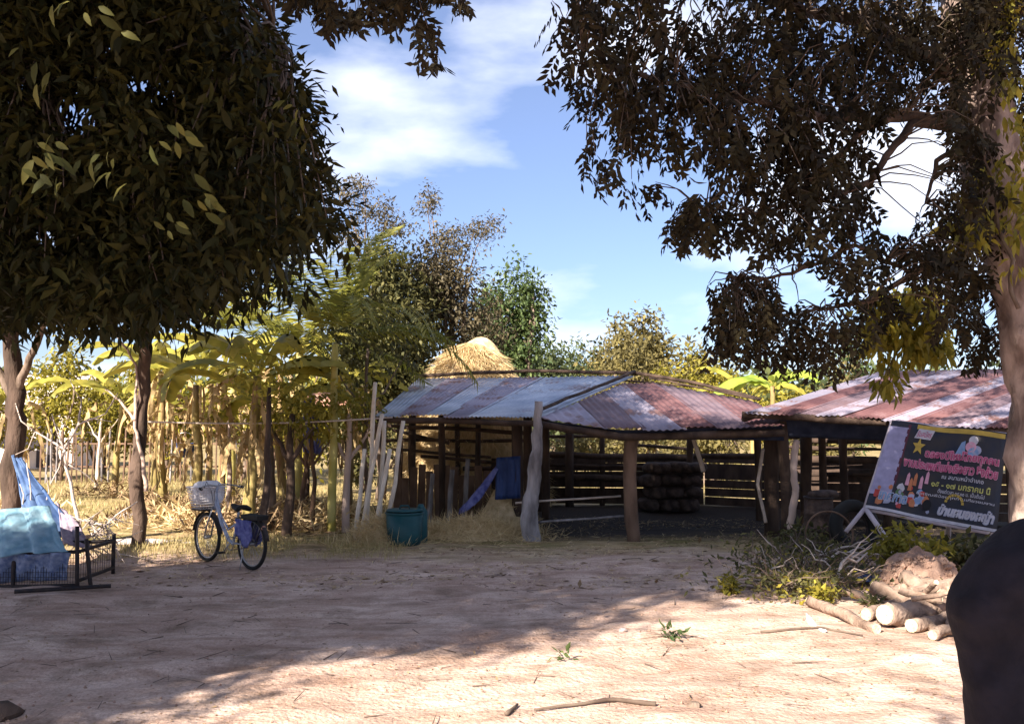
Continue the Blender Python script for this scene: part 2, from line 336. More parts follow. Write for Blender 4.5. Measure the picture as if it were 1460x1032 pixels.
# ------------------------------------------------------------ ground
xs = np.unique(np.concatenate([np.linspace(-7,7,190), np.linspace(-30,30,120), np.array([-900,-500,-250,-120,-80,-60,-45,-36,36,45,60,80,120,250,500,900])]))
ys = np.unique(np.concatenate([np.linspace(3,14,190), np.linspace(-14,60,130), np.array([-600,-200,-60,-25,75,95,120,160,240,400,700,1200])]))
P = [(x,y,gh(x,y)) for x in xs for y in ys]
gm = grid_mesh('ground', P, len(xs), len(ys))
def ground_mat():
    m = M['dirt']; nt = m.node_tree; L = nt.links; p = next(n for n in nt.nodes if n.type=='BSDF_PRINCIPLED'); src = p.inputs['Base Color'].links[0].from_socket
    tc = next(n for n in nt.nodes if n.type=='TEX_COORD'); sx = N(nt,'ShaderNodeSeparateXYZ'); L.new(tc.outputs['Object'], sx.inputs[0])
    # grass and straw litter grow beyond the yard: a ragged edge following the ground's own coordinates
    nz = N(nt,'ShaderNodeTexNoise'); nz.inputs['Scale'].default_value = .9; nz.inputs['Detail'].default_value = 8; L.new(tc.outputs['Object'], nz.inputs[0])
    a = N(nt,'ShaderNodeMath', operation='MULTIPLY_ADD'); a.inputs[1].default_value = 3.2; L.new(nz.outputs[0], a.inputs[0]); L.new(sx.outputs[1], a.inputs[2])
    r = N(nt,'ShaderNodeMapRange'); r.inputs['From Min'].default_value = 11.6; r.inputs['From Max'].default_value = 13.2; L.new(a.outputs[0], r.inputs[0])
    g = N(nt,'ShaderNodeTexNoise'); g.inputs['Scale'].default_value = 2.5; g.inputs['Detail'].default_value = 9; mp = N(nt,'ShaderNodeMapping'); mp.inputs['Scale'].default_value = (.5,2.2,1); L.new(tc.outputs['Object'], mp.inputs[0]); L.new(mp.outputs[0], g.inputs[0])
    cr = N(nt,'ShaderNodeValToRGB'); cr.color_ramp.elements[0].color = (.22,.19,.055,1); cr.color_ramp.elements[1].color = (.50,.37,.20,1); cr.color_ramp.elements[0].position = .38; cr.color_ramp.elements[1].position = .62; L.new(g.outputs[0], cr.inputs[0])
    mx = N(nt,'ShaderNodeMix', data_type='RGBA'); L.new(r.outputs[0], mx.inputs['Factor']); L.new(src, mx.inputs['A']); L.new(cr.outputs[0], mx.inputs['B'])
    # darker streaks slanting across the yard
    mp2 = N(nt,'ShaderNodeMapping'); mp2.inputs['Scale'].default_value = (.8,2.0,1); mp2.inputs['Rotation'].default_value = (0,0,-.45); L.new(tc.outputs['Object'], mp2.inputs[0])
    s = N(nt,'ShaderNodeTexNoise'); s.inputs['Scale'].default_value = 2.6; s.inputs['Distortion'].default_value = .8; s.inputs['Detail'].default_value = 10; s.inputs['Roughness'].default_value = .7; L.new(mp2.outputs[0], s.inputs[0])
    r2 = N(nt,'ShaderNodeValToRGB'); r2.color_ramp.elements[0].position = .40; r2.color_ramp.elements[0].color = (.62,.55,.50,1); r2.color_ramp.elements[1].position = .56; r2.color_ramp.elements[1].color = (1,1,1,1); L.new(s.outputs[0], r2.inputs[0])
    mm = N(nt,'ShaderNodeMix', data_type='RGBA', blend_type='MULTIPLY'); mm.inputs['Factor'].default_value = .8; L.new(mx.outputs['Result'], mm.inputs['A']); L.new(r2.outputs[0], mm.inputs['B'])
    fg = N(nt,'ShaderNodeTexNoise'); fg.inputs['Scale'].default_value = 55; fg.inputs['Detail'].default_value = 6; fg.inputs['Roughness'].default_value=.75; L.new(tc.outputs['Object'], fg.inputs[0])
    rg = N(nt,'ShaderNodeValToRGB'); rg.color_ramp.elements[0].position=.36; rg.color_ramp.elements[0].color=(.62,.58,.55,1); rg.color_ramp.elements[1].position=.56; rg.color_ramp.elements[1].color=(1.0,1.0,1.0,1); L.new(fg.outputs[0], rg.inputs[0])
    m4 = N(nt,'ShaderNodeMix', data_type='RGBA', blend_type='MULTIPLY'); m4.inputs['Factor'].default_value=.8; L.new(mm.outputs['Result'], m4.inputs['A']); L.new(rg.outputs[0], m4.inputs['B']); mm = m4
    # dung-brown shed floor, darkened to paint in the shade under the roofs
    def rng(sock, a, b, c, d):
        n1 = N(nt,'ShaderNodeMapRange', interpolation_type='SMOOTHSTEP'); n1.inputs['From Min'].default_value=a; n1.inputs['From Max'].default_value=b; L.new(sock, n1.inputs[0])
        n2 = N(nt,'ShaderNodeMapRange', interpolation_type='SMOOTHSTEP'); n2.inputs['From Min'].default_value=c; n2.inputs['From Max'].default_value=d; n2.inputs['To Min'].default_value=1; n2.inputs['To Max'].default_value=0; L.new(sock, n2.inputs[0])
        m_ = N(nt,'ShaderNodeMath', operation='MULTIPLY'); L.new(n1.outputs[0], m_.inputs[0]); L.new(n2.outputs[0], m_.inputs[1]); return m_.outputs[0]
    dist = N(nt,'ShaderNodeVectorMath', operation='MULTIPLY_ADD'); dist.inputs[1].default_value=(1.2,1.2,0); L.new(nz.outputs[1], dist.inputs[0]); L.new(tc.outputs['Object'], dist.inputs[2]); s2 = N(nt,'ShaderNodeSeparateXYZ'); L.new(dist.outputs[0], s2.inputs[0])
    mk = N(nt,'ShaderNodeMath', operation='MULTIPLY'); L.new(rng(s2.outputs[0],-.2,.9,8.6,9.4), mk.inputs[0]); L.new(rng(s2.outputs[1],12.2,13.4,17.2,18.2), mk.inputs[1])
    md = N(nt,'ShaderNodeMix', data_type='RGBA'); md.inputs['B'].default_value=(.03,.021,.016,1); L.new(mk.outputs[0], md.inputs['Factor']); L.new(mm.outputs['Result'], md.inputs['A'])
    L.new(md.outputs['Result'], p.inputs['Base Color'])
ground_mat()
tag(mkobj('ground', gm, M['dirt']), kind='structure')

# ------------------------------------------------------------ sheds
def corrugated(name, topA, topB, botB, botA, m, parent, depth=.018, waves=7, nu=43, nv=5, lift=0, label=None, thick=.004):
    """one corrugated sheet: waves run from the top edge to the bottom edge"""
    A,B,C,D = (Vector(p) for p in (topA,topB,botB,botA))
    nor = (B-A).cross(D-A) if (B-A).length > .05 else (C-D).cross(D-A)
    nor.normalize()
    if nor.z < 0: nor = -nor
    Pt = []; e1=random.uniform(-.012,.03); e2=e1+random.uniform(-.01,.01); C=C+(C-B)*e1; D=D+(D-A)*e2; cu1=random.uniform(0,.03); sd0=random.random()*50
    for i in range(nu):
        u = i/(nu-1)
        for j in range(nv):
            v = j/(nv-1); p = A.lerp(B,u).lerp(D.lerp(C,u), v)
            sag = .016*noise.noise(p*1.7+Vector((sd0,0,0))) + cu1*max(0,v-.8)*(1 if u>.7 else .2)
            Pt.append(p + nor*(depth*.5*math.sin(2*math.pi*waves*u) + lift + sag))
    n0 = len(Pt); me_f = []
    Pt2 = Pt + [p - nor*thick for p in Pt]
    for i in range(nu-1):
        for j in range(nv-1):
            a = i*nv+j; me_f.append([a,a+nv,a+nv+1,a+1]); me_f.append([n0+a,n0+a+1,n0+a+nv+1,n0+a+nv])
    for i in range(nu-1):
        for j in (0,nv-1): a = i*nv+j; me_f.append([a,a+nv,n0+a+nv,n0+a])
    for j in range(nv-1):
        for i in (0,nu-1): a = i*nv+j; me_f.append([a,a+1,n0+a+1,n0+a])
    me = bpy.data.meshes.new(name); me.from_pydata([tuple(p) for p in Pt2],[],me_f); me.update()
    me.polygons.foreach_set('use_smooth',[True]*len(me.polygons)); bm_ = bmesh.new(); bm_.from_mesh(me); bmesh.ops.recalc_face_normals(bm_, faces=bm_.faces); bm_.to_mesh(me); bm_.free()
    o = mkobj(name, me, m, parent)
    if label: o['label'] = label
    return o
def polyat(pl, t):
    d = [ (pl[i+1]-pl[i]).length for i in range(len(pl)-1)]; s = sum(d)*t
    for i,x in enumerate(d):
        if s <= x or i == len(d)-1: return pl[i].lerp(pl[i+1], min(1,s/x))
        s -= x

# central shed: back-left roof slope and a hipped slope on the right
shed = empty('cattle_shed', (1.3,13,0), 'low open cattle shed of rough poles under a patched grey tin roof', 'shed')
topL = [V(596,540,16.2), V(905,536,15.6)]; botL = [V(535,592,12.9), V(772,594,12.2)]
npan = 7
for i in range(npan):
    a, b = i/npan, (i+1)/npan + .02
    mm = [M['tinblue'],M['tinpale'],M['tinblue'],M['tinpale'],M['tinblue'],M['tinblue'],M['tinblue']][i]
    jit = Vector((0,random.uniform(-.05,.05),random.uniform(-.01,.01)))
    corrugated('roof_sheet', polyat(topL,a), polyat(topL,min(1,b)), polyat(botL,min(1,b))+jit, polyat(botL,a)+jit, mm, shed, lift=.005*(i%2), label='galvanised roof sheet on the left slope' if i==4 else None)
up = [V(772,594,12.2), V(905,540,15.4), V(1078,572,15.0)]; dn = [V(778,598,12.2), V(885,612,11.8), V(1118,606,11.8)]
ut = [0,.22,.40,.55,.70,.85,1.0]; dt = [0,.26,.42,.58,.72,.86,1.0]
cs = [M['tinpale'],M['tinpale'],M['tinmid'],M['tinpale'],M['tinrust'],M['tinmid']]
ms = [M['tinpale'],M['tinmid'],M['tinpale'],M['tinrust'],M['tinmid'],M['tinrust']]
for i in range(6):
    corrugated('roof_sheet', polyat(up,ut[i]), polyat(up,min(1,ut[i+1]+.015)), polyat(dn,min(1,dt[i+1]+.015)), polyat(dn,dt[i]), ms[i], shed, lift=.004*(i%2), waves=6)
# poles along the rims
def pole(pts, r, name='rafter', m='woodd', par=None, k=7):
    mb = MB(); pts = [Vector(p) for p in pts]; full = []
    for i in range(len(pts)-1): full += curve_pts(pts[i],pts[i+1],5,0,.012,random.random()*30)[:-1]
    full.append(pts[-1]); mb.tube(full, r, k, .25, seed=random.random()*9); return mb.build(name, M[m], par, True)
up3 = Vector((0,0,.05))
pole([V(590,540,16.3)+up3, V(750,533,16.0)+up3, V(905,536,15.6)+up3, V(985,549,15.3)+up3, V(1085,574,15)+up3], .03, 'ridge_pole', par=shed)
pole([V(905,536,15.6)+up3*1.5, V(835,563,13.8)+up3, V(764,592,12.2)+up3], .025, 'hip_pole', par=shed)
pole([V(925,543,15.4)+up3, V(1000,558,15.1)+up3*1.1, V(1078,574,14.9)+up3], .016, 'ridge_pole', 'woodd', par=shed)
pole([V(880,546,15.3)+up3, V(1000,556,15.2)+up3*.9], .014, 'ridge_pole', 'woodd', par=shed)
pole([V(530,595,12.9)-up3*.7, V(772,597,12.2)-up3*1.2], .04, 'eave_pole', par=shed)
pole([V(760,598,12.2)-up3, V(885,617,11.85)-up3*1.0, V(1118,611,11.85)-up3], .05, 'eave_pole', par=shed)
# drooping dark shade net / board below the right-hand eave
def hang(name, tops, bots, m, parent, nu=30, nv=8, amp=.02, label=None):
    Pt = []
    for i in range(nu):
        u = i/(nu-1); a = polyat(tops,u); b = polyat(bots,u)
        for j in range(nv):
            v = j/(nv-1); p = a.lerp(b,v); p = p + Vector((0,1,0))*amp*(noise.noise(Vector((u*14,v*3,len(name))))+.4*math.sin(u*40+v*2)); Pt.append(p)
    o = mkobj(name, grid_mesh(name,Pt,nu,nv), M[m], parent)
    sm = o.modifiers.new('thickness','SOLIDIFY'); sm.thickness = .006
    if label: o['label'] = label
    return o
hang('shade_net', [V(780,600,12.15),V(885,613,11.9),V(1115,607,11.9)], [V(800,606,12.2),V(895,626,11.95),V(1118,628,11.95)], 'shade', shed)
# posts: px, base py, top py, radius, Y, material
posts = [(572,640+0,598,.05,16.0),(590,0,600,.06,15.2),(628,0,600,.05,14.6),(652,0,600,.045,16),(684,0,602,.045,15),(706,0,602,.04,16.4),(738,0,600,.085,13.0),(752,0,598,.07,14.2),
         (775,0,600,.06,14.0),(812,0,600,.075,16.6),(861,0,606,.05,17.0),(985,0,610,.06,16.0),(1082,0,612,.055,14.5),(1100,0,610,.10,12.6),(1150,0,612,.08,13.2)]
for px,_,tp,r,Y in posts:
    a = V(px,600,Y); top = V(px+random.uniform(-3,3),tp-8 if Y>13 else tp,Y)
    pole([(a.x+random.uniform(-.05,.05),Y,-.15), top], r, 'post', 'woodd', shed)
pb = pole([(V(903,700,12.0).x,12.0,-.1),(V(897,650,12).x,12.0,.8), V(901,616,12.0)], .085, 'post', 'woodb', shed, 9); pb['label'] = 'thick brown post of the shed front'
gp = pole([GX(756,12.0)+Vector((0,0,-.1)), V(760,720,12.0), V(757,690,12.0)+Vector((.03,0,0)), V(764,650,12.0), V(768,571,12.1)], [.10]*2+[.105]*10+[.095]*9, 'post', 'greypost', shed, 10) if False else None
mb = MB(); cpts = []
kn = [V(757,766,12.0)-Vector((0,0,.1)), V(755,735,12.0), V(759,700,12.02), V(763,660,12.02), V(766,620,12.05), V(768,572,12.05)]
for i in range(5): cpts += curve_pts(kn[i],kn[i+1],4,0,.05,i+3)[:-1]
cpts.append(kn[-1]); mb.tube(cpts, [.115-.003*i for i in range(len(cpts))], 11, .45, seed=4)
gp = mb.build('post', M['greypost'], shed, True); gp['label'] = 'gnarled pale grey corner post of the shed'
pole([V(985,612,13.2), V(1003,672,12.9)], .03, 'prop_stick', 'deadwood', shed)
pole([V(1088,640,12.4), V(1080,690,12.3), V(1092,745,12.2)], .022, 'prop_stick', 'deadwood', shed)
# back rails, bars and low board walls
def rail(a, b, r=.03, m='woodd'): return pole([a,b], r, 'rail', m, shed, 6)
for (x0,y0,x1,y1,Y0,Y1,r) in [(545,606,765,618,15,14.5,.035),(560,613,640,632,15.5,15.2,.03),(545,628,770,628,16,16,.03),(560,640,700,652,15.2,15,.025),(600,650,760,664,15.6,15.6,.03),(660,668,770,668,15.8,15.8,.04),
        (770,622,900,622,16.8,16.8,.03),(770,648,985,652,16.8,16.8,.055),(770,662,985,668,16.8,16.8,.03),(775,680,985,684,16.8,16.8,.06),
        (985,622,1250,624,16.4,14.6,.03),(985,650,1250,655,16.4,14.8,.05),(1080,672,1250,672,15.4,14.8,.04),(1090,636,1250,640,15.6,14.8,.025),(980,606,1250,612,15.8,14.5,.05),(900,634,985,640,16.8,16.6,.03)]:
    rail(V(x0,y0,Y0), V(x1,y1,Y1), r)
rail(V(735,717,12.3), V(885,707,12.6), .014, 'deadwood'); rail(V(760,745,12.2), V(893,735,12.4), .016, 'greypost')
# low boards closing the back of the shed, one object each
def boards(x0,x1,Y0,Y1,z0,z1,n,m,parent,name='board',gap=.012,jit=.06,th=.02):
    for i in range(n):
        t0,t1 = i/n,(i+1)/n; a = Vector((x0+(x1-x0)*t0, Y0+(Y1-Y0)*t0,0)); b = Vector((x0+(x1-x0)*t1, Y0+(Y1-Y0)*t1,0)); c=(a+b)/2; wd=(b-a).length-gap
        R = Matrix.Rotation(math.atan2(b.y-a.y,b.x-a.x),3,'Z') @ Matrix.Rotation(random.uniform(-.03,.03),3,'Y')
        h = z1-z0+random.uniform(-jit,jit); MB().box(c+Vector((0,random.uniform(-.015,.015),z0+h/2)), (wd,th,h), R).build(name, M[m], parent)
xa = V(770,600,17).x; xb = V(1000,600,17).x; xc = V(1265,600,15.2).x
for k in range(6):   # horizontal planks, added and set close together to darken the shed interior
    z = .10+k*.145
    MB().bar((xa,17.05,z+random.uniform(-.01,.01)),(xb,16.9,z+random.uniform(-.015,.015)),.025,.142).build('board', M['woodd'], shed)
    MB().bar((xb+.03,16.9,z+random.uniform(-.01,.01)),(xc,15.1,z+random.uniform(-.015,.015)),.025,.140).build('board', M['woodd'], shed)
boards(V(560,600,14.5).x, V(700,600,14.5).x, 14.6,14.6, .0, .72, 12, 'woodb', shed, jit=.12)
boards(V(700,600,15.5).x, V(775,600,15.5).x, 15.6,15.6, .0, .85, 8, 'woodd', shed, jit=.05)
for px,py,Y,h in [(662,0,14.0,.95),(640,0,14.1,.78),(612,0,14.2,.72)]:
    g = GX(px,Y); pole([g, g+Vector((.05,.1,h))], .035, 'leaning_stake', 'greypost', shed)
# stacked feed sacks inside the shed
def sack(name, c, s, rz, m, label, group=None, seed=0):
    Pt=[]; nu,nv=14,9
    for i in range(nu):
        a = 2*math.pi*i/(nu-1)
        for j in range(nv):
            b = -math.pi/2+math.pi*j/(nv-1); cx=math.copysign(abs(math.cos(b))**.55,math.cos(b)); 
            x=math.copysign(abs(math.cos(a))**.6,math.cos(a))*cx; y=math.copysign(abs(math.sin(a))**.6,math.sin(a))*cx; z=math.copysign(abs(math.sin(b))**.8,math.sin(b))
            p=Vector((x*s[0]/2,y*s[1]/2,z*s[2]/2)); p*=1+.22*noise.noise(p*6+Vector((seed*3,0,0))); Pt.append(p)
    o=mkobj(name,grid_mesh(name,Pt,nu,nv),M[m]); o.location=c; o.rotation_euler[2]=rz; tag(o,label,'sack',group); return o
for r in range(4):
    for q in range(3):
        c = V(925+q*26+(r%2)*9,600,15.6+.1*r); tiers=['ground','second','third','top']; ends=['left','middle','right']
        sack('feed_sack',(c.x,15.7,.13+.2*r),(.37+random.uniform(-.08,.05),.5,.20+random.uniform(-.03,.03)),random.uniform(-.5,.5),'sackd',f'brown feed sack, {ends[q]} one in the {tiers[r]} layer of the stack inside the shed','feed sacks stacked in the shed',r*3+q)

# right-hand shed
shed2 = empty('tin_roof_shed', (5.2,12,0), 'low shed on the right with a wide roof of striped rusty tin', 'shed')
top2 = [V(1258,529,15.2), V(1640,522,14.4)]; bot2 = [V(1062,588,11.8), V(1270,598,11.5), V(1440,612,11.1)]
mats2 = ['tinpale','tinrust','tinmid','tinpale','tinrust','tinrust','tinpale','tinrust','tinmid','tinpale','tinrust']
n2 = len(mats2)
for i,mname in enumerate(mats2):
    a,b = i/n2,(i+1)/n2+.012
    corrugated('roof_sheet', polyat(top2,a), polyat(top2,min(1,b)), polyat(bot2,min(1,b)), polyat(bot2,a), M[mname], shed2, lift=.005*(i%2), waves=5, nu=31)
pole([V(1058,591,11.85), V(1270,602,11.6), V(1440,616,11.2)], .05, 'eave_pole', par=shed2)
pole([V(1255,531,15.3)-up3*2, V(1640,524,14.5)-up3*2], .05, 'ridge_pole', par=shed2)
pole([V(1060,592,11.9)-up3, V(1258,534,15.2)-up3], .035, 'rafter', par=shed2)
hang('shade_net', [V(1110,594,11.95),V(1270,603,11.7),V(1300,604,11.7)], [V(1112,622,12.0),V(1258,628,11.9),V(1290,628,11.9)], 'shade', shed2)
for px,Y,tp,r in [(1118,12.0,600,.07),(1172,13.4,600,.055),(1202,13.8,600,.06),(1265,12.2,600,.08),(1330,14.5,580,.06),(1400,14.0,580,.06),(1440,11.6,615,.07)]:
    a = GX(px,Y); pole([a-Vector((0,0,.1)), V(px+random.uniform(-4,4),tp,Y)], r, 'post', 'woodd', shed2)
kn = [GX(1128,11.7), V(1127,745,11.7), V(1134,705,11.7), V(1131,665,11.7), V(1135,628,11.8)]
mb = MB(); cpts=[]
for i in range(4): cpts += curve_pts(kn[i],kn[i+1],4,0,.04,i+13)[:-1]
cpts.append(kn[-1]); mb.tube(cpts,.045,8,.4,seed=2); o = mb.build('post', M['barkpale'], shed2, True); o['label']='crooked pale post at the front of the right shed'
for y0,y1,r in [(628,632,.04),(655,660,.05),(676,678,.035),(640,642,.02)]:
    pole([V(1150,y0,14.2),V(1460,y1,13.6)], r, 'rail', 'woodd', shed2, 6)
for k in range(5):
    z=.1+k*.135; MB().bar((V(1150,600,14.4).x,14.4,z),(V(1470,600,13.8).x,13.8,z),.025,.12).build('board', M['woodd'], shed2)
# ------------------------------------------------------------ banner
def text_mesh(s, bold=0.0, shear=0.0):
    cu = bpy.data.curves.new('t','FONT'); cu.body = s; cu.size = 1; cu.offset = bold; cu.shear = shear; cu.resolution_u = 3
    o = bpy.data.objects.new('t', cu); COL.objects.link(o); dg = bpy.context.evaluated_depsgraph_get(); me = bpy.data.meshes.new_from_object(o.evaluated_get(dg))
    v = [tuple(q.co)[:2] for q in me.vertices]; f = [list(p.vertices) for p in me.polygons]
    bpy.data.objects.remove(o); bpy.data.curves.remove(cu); bpy.data.meshes.remove(me); return v, f
ban = empty('banner_sign', GX(1235,10.3), 'large dark printed banner with pink and yellow lettering leaning under the right shed', 'banner')
BL = V(1233,724,10.2); BR = V(1421,760,9.7); TL = V(1272,600,10.6); TR = V(1436,617,10.0)
bn = (BR-BL).cross(TL-BL).normalized(); 
if bn.y > 0: bn = -bn
def bp(u, v, lift=0): 
    p = BL.lerp(BR,u).lerp(TL.lerp(TR,u),v); return p + bn*(lift + .012*math.sin(u*9+v*2) + .02*noise.noise(Vector((u*3,v*3,5))))
def bsheet(name, u0,u1,v0,v1,m,lift, nu=14, nv=10):
    Pt=[bp(u0+(u1-u0)*i/(nu-1), v0+(v1-v0)*j/(nv-1), lift) for i in range(nu) for j in range(nv)]
    return mkobj(name, grid_mesh(name,Pt,nu,nv), m, ban)
C_ = lambda n,c,r=.6: mat('print_'+n,tuple(x*.6 for x in c),r,tuple(x*.8 for x in c),14)
navy = mat('print_dark_ground',(.012,.018,.035),.5,(.035,.03,.03),5); lil=C_('lilac',(.40,.38,.58)); mar=C_('maroon',(.12,.03,.05)); yel=C_('yellow',(.60,.42,.08)); pink=C_('pink',(.78,.40,.52)); red=C_('red',(.55,.07,.06)); wht=C_('white',(.62,.60,.66)); orr=C_('orange',(.60,.22,.10)); grn=C_('green',(.12,.22,.10)); gly=C_('lime',(.62,.60,.18)); magenta=C_('magenta',(.55,.10,.22)); lbl=C_('light_blue',(.25,.38,.62)); blk=C_('black',(.01,.01,.012)); silver=C_('silver_blue',(.42,.44,.60))
o = bsheet('banner_cloth',0,1,0,1,navy,0,24,16); sm = o.modifiers.new('t','SOLIDIFY'); sm.thickness=.01; sm.offset = 0
bsheet('printed_margin',0,.17,.16,.93,lil,.009); bsheet('printed_margin',.16,.185,.3,.97,mar,.009); bsheet('printed_band',.24,.99,.935,.985,yel,.009,24,3)
bsheet('printed_hem',0,1,0,.03,wht,.009,24,3)
def poly(name, uv, m, lift=.012):
    me=bpy.data.meshes.new(name); me.from_pydata([tuple(bp(u,v,lift)) for u,v in uv],[],[list(range(len(uv)))]); return mkobj(name,me,m,ban)
def text(s, u0, v0, wd, ht, m, bold=.02, shear=0, lift=.014, name='lettering', slope=0, outline=None):
    v,f = text_mesh(s,bold,shear); xs_=[a for a,b in v]; ys_=[b for a,b in v]; x0,x1,y0,y1=min(xs_),max(xs_),min(ys_),max(ys_)
    if outline is not None: text(s,u0-.004,v0-.006,wd+.008,ht+.012,outline,bold+.045,shear,lift-.0025,name,slope)
    me=bpy.data.meshes.new(name); me.from_pydata([tuple(bp(u0+wd*(a-x0)/(x1-x0), v0+ht*(b-y0)/(y1-y0)+slope*(a-x0)/(x1-x0), lift)) for a,b in v],[],f); me.update(); return mkobj(name,me,m,ban)
poly('printed_badge',[(.235,.83),(.375,.83),(.40,.94),(.26,.94)],wht); text('รับสมัคร',.25,.85,.13,.07,magenta,.01,.3,.016)
st=[(.29+.058*math.cos(math.pi/2+k*math.pi/5)*(1 if k%2==0 else .42), .745+.10*math.sin(math.pi/2+k*math.pi/5)*(1 if k%2==0 else .42)) for k in range(10)]; poly('printed_star',st,yel)
poly('printed_emblem',[(.60,.70),(.68,.70),(.67,.86),(.64,.84)],lbl); 
for a,b,r,mm in [(.735,.87,.04,wht),(.72,.80,.045,pink),(.77,.77,.04,silver),(.745,.74,.045,lbl)]:
    poly('printed_emblem',[(a+r*math.cos(k*.5236),b+r*1.25*math.sin(k*.5236)) for k in range(12)],mm,.011+.001*a)
text('ฉลองปีใหม่ไทยทุกคน',.36,.62,.60,.12,magenta,.03,outline=pink,lift=.017); text('งานประเพณีแข่งเรือยาว ชิงถ้วย',.20,.51,.76,.11,magenta,.03,outline=pink,lift=.017)
text('ณ สนามหน้าอำเภอ',.53,.44,.33,.05,wht,.01); text('๑๕ - ๑๗ มกราคม นี้',.46,.345,.46,.075,gly,.02); text('ตั้งแต่เวลา ๐๙.๐๐ น. เป็นต้นไป',.52,.29,.36,.045,wht,.01); text('ขอเชิญพี่น้องทุกท่านเที่ยวชมงาน',.36,.235,.6,.04,wht,.01)
# printed crowd of dancers and fruit at the lower left
random.seed(11)
for k in range(34):
    a=random.uniform(.05,.48); b=random.uniform(.10,.34)-a*.1; r=random.uniform(.012,.034); mm=random.choice([red,orr,red,wht,pink,grn,lbl,mar,silver])
    poly('printed_figure',[(a+r*math.cos(q*.785)*random.uniform(.7,1.2), b+r*1.5*math.sin(q*.785)*random.uniform(.7,1.2)) for q in range(8)],mm,.011+.0001*k)
for a,b in [(.33,.42),(.38,.40),(.42,.46),(.30,.36),(.27,.41)]:
    poly('printed_figure',[(a-.015,b-.1),(a+.015,b-.1),(a+.012,b+.01),(a,b+.04),(a-.012,b+.01)],random.choice([yel,pink,orr]),.0155)
poly('printed_disc',[(.46+.035*math.cos(q*.5),.145+.06*math.sin(q*.5)) for q in range(12)],blk,.018)
for q in range(9):
    a0=math.pi*q/9; a1=math.pi*(q+.8)/9; poly('printed_arch',[(.66+.075*math.cos(a0),.2+.10*math.sin(a0)),(.66+.075*math.cos(a1),.2+.10*math.sin(a1)),(.66+.055*math.cos(a1),.2+.075*math.sin(a1)),(.66+.055*math.cos(a0),.2+.075*math.sin(a0))],yel,.016)
text('บ้านหนองหญ้า',.55,.05,.42,.13,wht,.05,.25,outline=silver,lift=.02); text('เทศกาล',.08,.11,.22,.09,lbl,.03,outline=wht,lift=.018)
random.seed(21)
for a,b in [((0,0),(1,0)),((0,0),(0,1)),((0,1),(1,1))]:
    MB().tube(curve_pts(bp(*a)+bn*-.03, bp(*b)+bn*-.03, 5,0,.01,3), .022, 7).build('frame_pole', M['mauvepole'], ban, True)
MB().tube([bp(0,0)-bn*.02, V(1206,758,10.2)], .024, 7).build('leg', M['mauvepole'], ban, True)
MB().tube([bp(0.01,0)-bn*.02, V(1262,765,9.9), GX(1266,9.9)], .028, 7).build('leg', M['mauvepole'], ban, True)
MB().tube([bp(.97,0)-bn*.04, GX(1425,9.6)], .028, 7).build('leg', M['mauvepole'], ban, True)
MB().tube([bp(.6,.5)-bn*.04, GX(1345,11.3)], .028, 7).build('brace', M['mauvepole'], ban, True)

# ------------------------------------------------------------ things by the sheds
g = GX(1214,10.9); ty = empty('discarded_tyre', g, 'large dark worn tyre leaning behind the banner leg', 'tyre')
MB().torus(g+Vector((0,0,.30)), (.25,-1,.18), .24, .075, 36, 10).build('rubber', M['rubber'], ty, True); MB().torus(g+Vector((0,0,.30)), (.25,-1,.18), .165, .02, 30, 6).build('rim', M['iron'], ty, True)
g = GX(1178,10.6); hp = empty('metal_hoop', g, 'thin bare metal wheel hoop leaning against the dark tyre', 'hoop')
MB().torus(g+Vector((0,0,.25)), (-.2,-1,.15), .25, .010, 40, 6).build('rim', M['woodb'], hp, True)
g=GX(1164,11.4); dr=empty('old_drum',g,'dull grey-brown dented drum standing between the pale crooked post and the tyre','drum')
MB().tube([g+Vector((0,0,z)) for z in (0,.02,.18,.20,.22,.38,.40,.42,.57,.585)],[.16,.17,.17,.18,.17,.17,.18,.17,.165,.172],22,.05,seed=3).build('body',M['sackd'],dr,True)
MB().torus(g+Vector((0,0,.585)),(0,0,1),.168,.012,26,5).build('rim',M['iron'],dr,True)
sack('rag_sack',g+Vector((.05,0,.62)),(.34,.3,.10),.5,'sackd','limp brownish sack thrown over the top of the dull drum',seed=8)

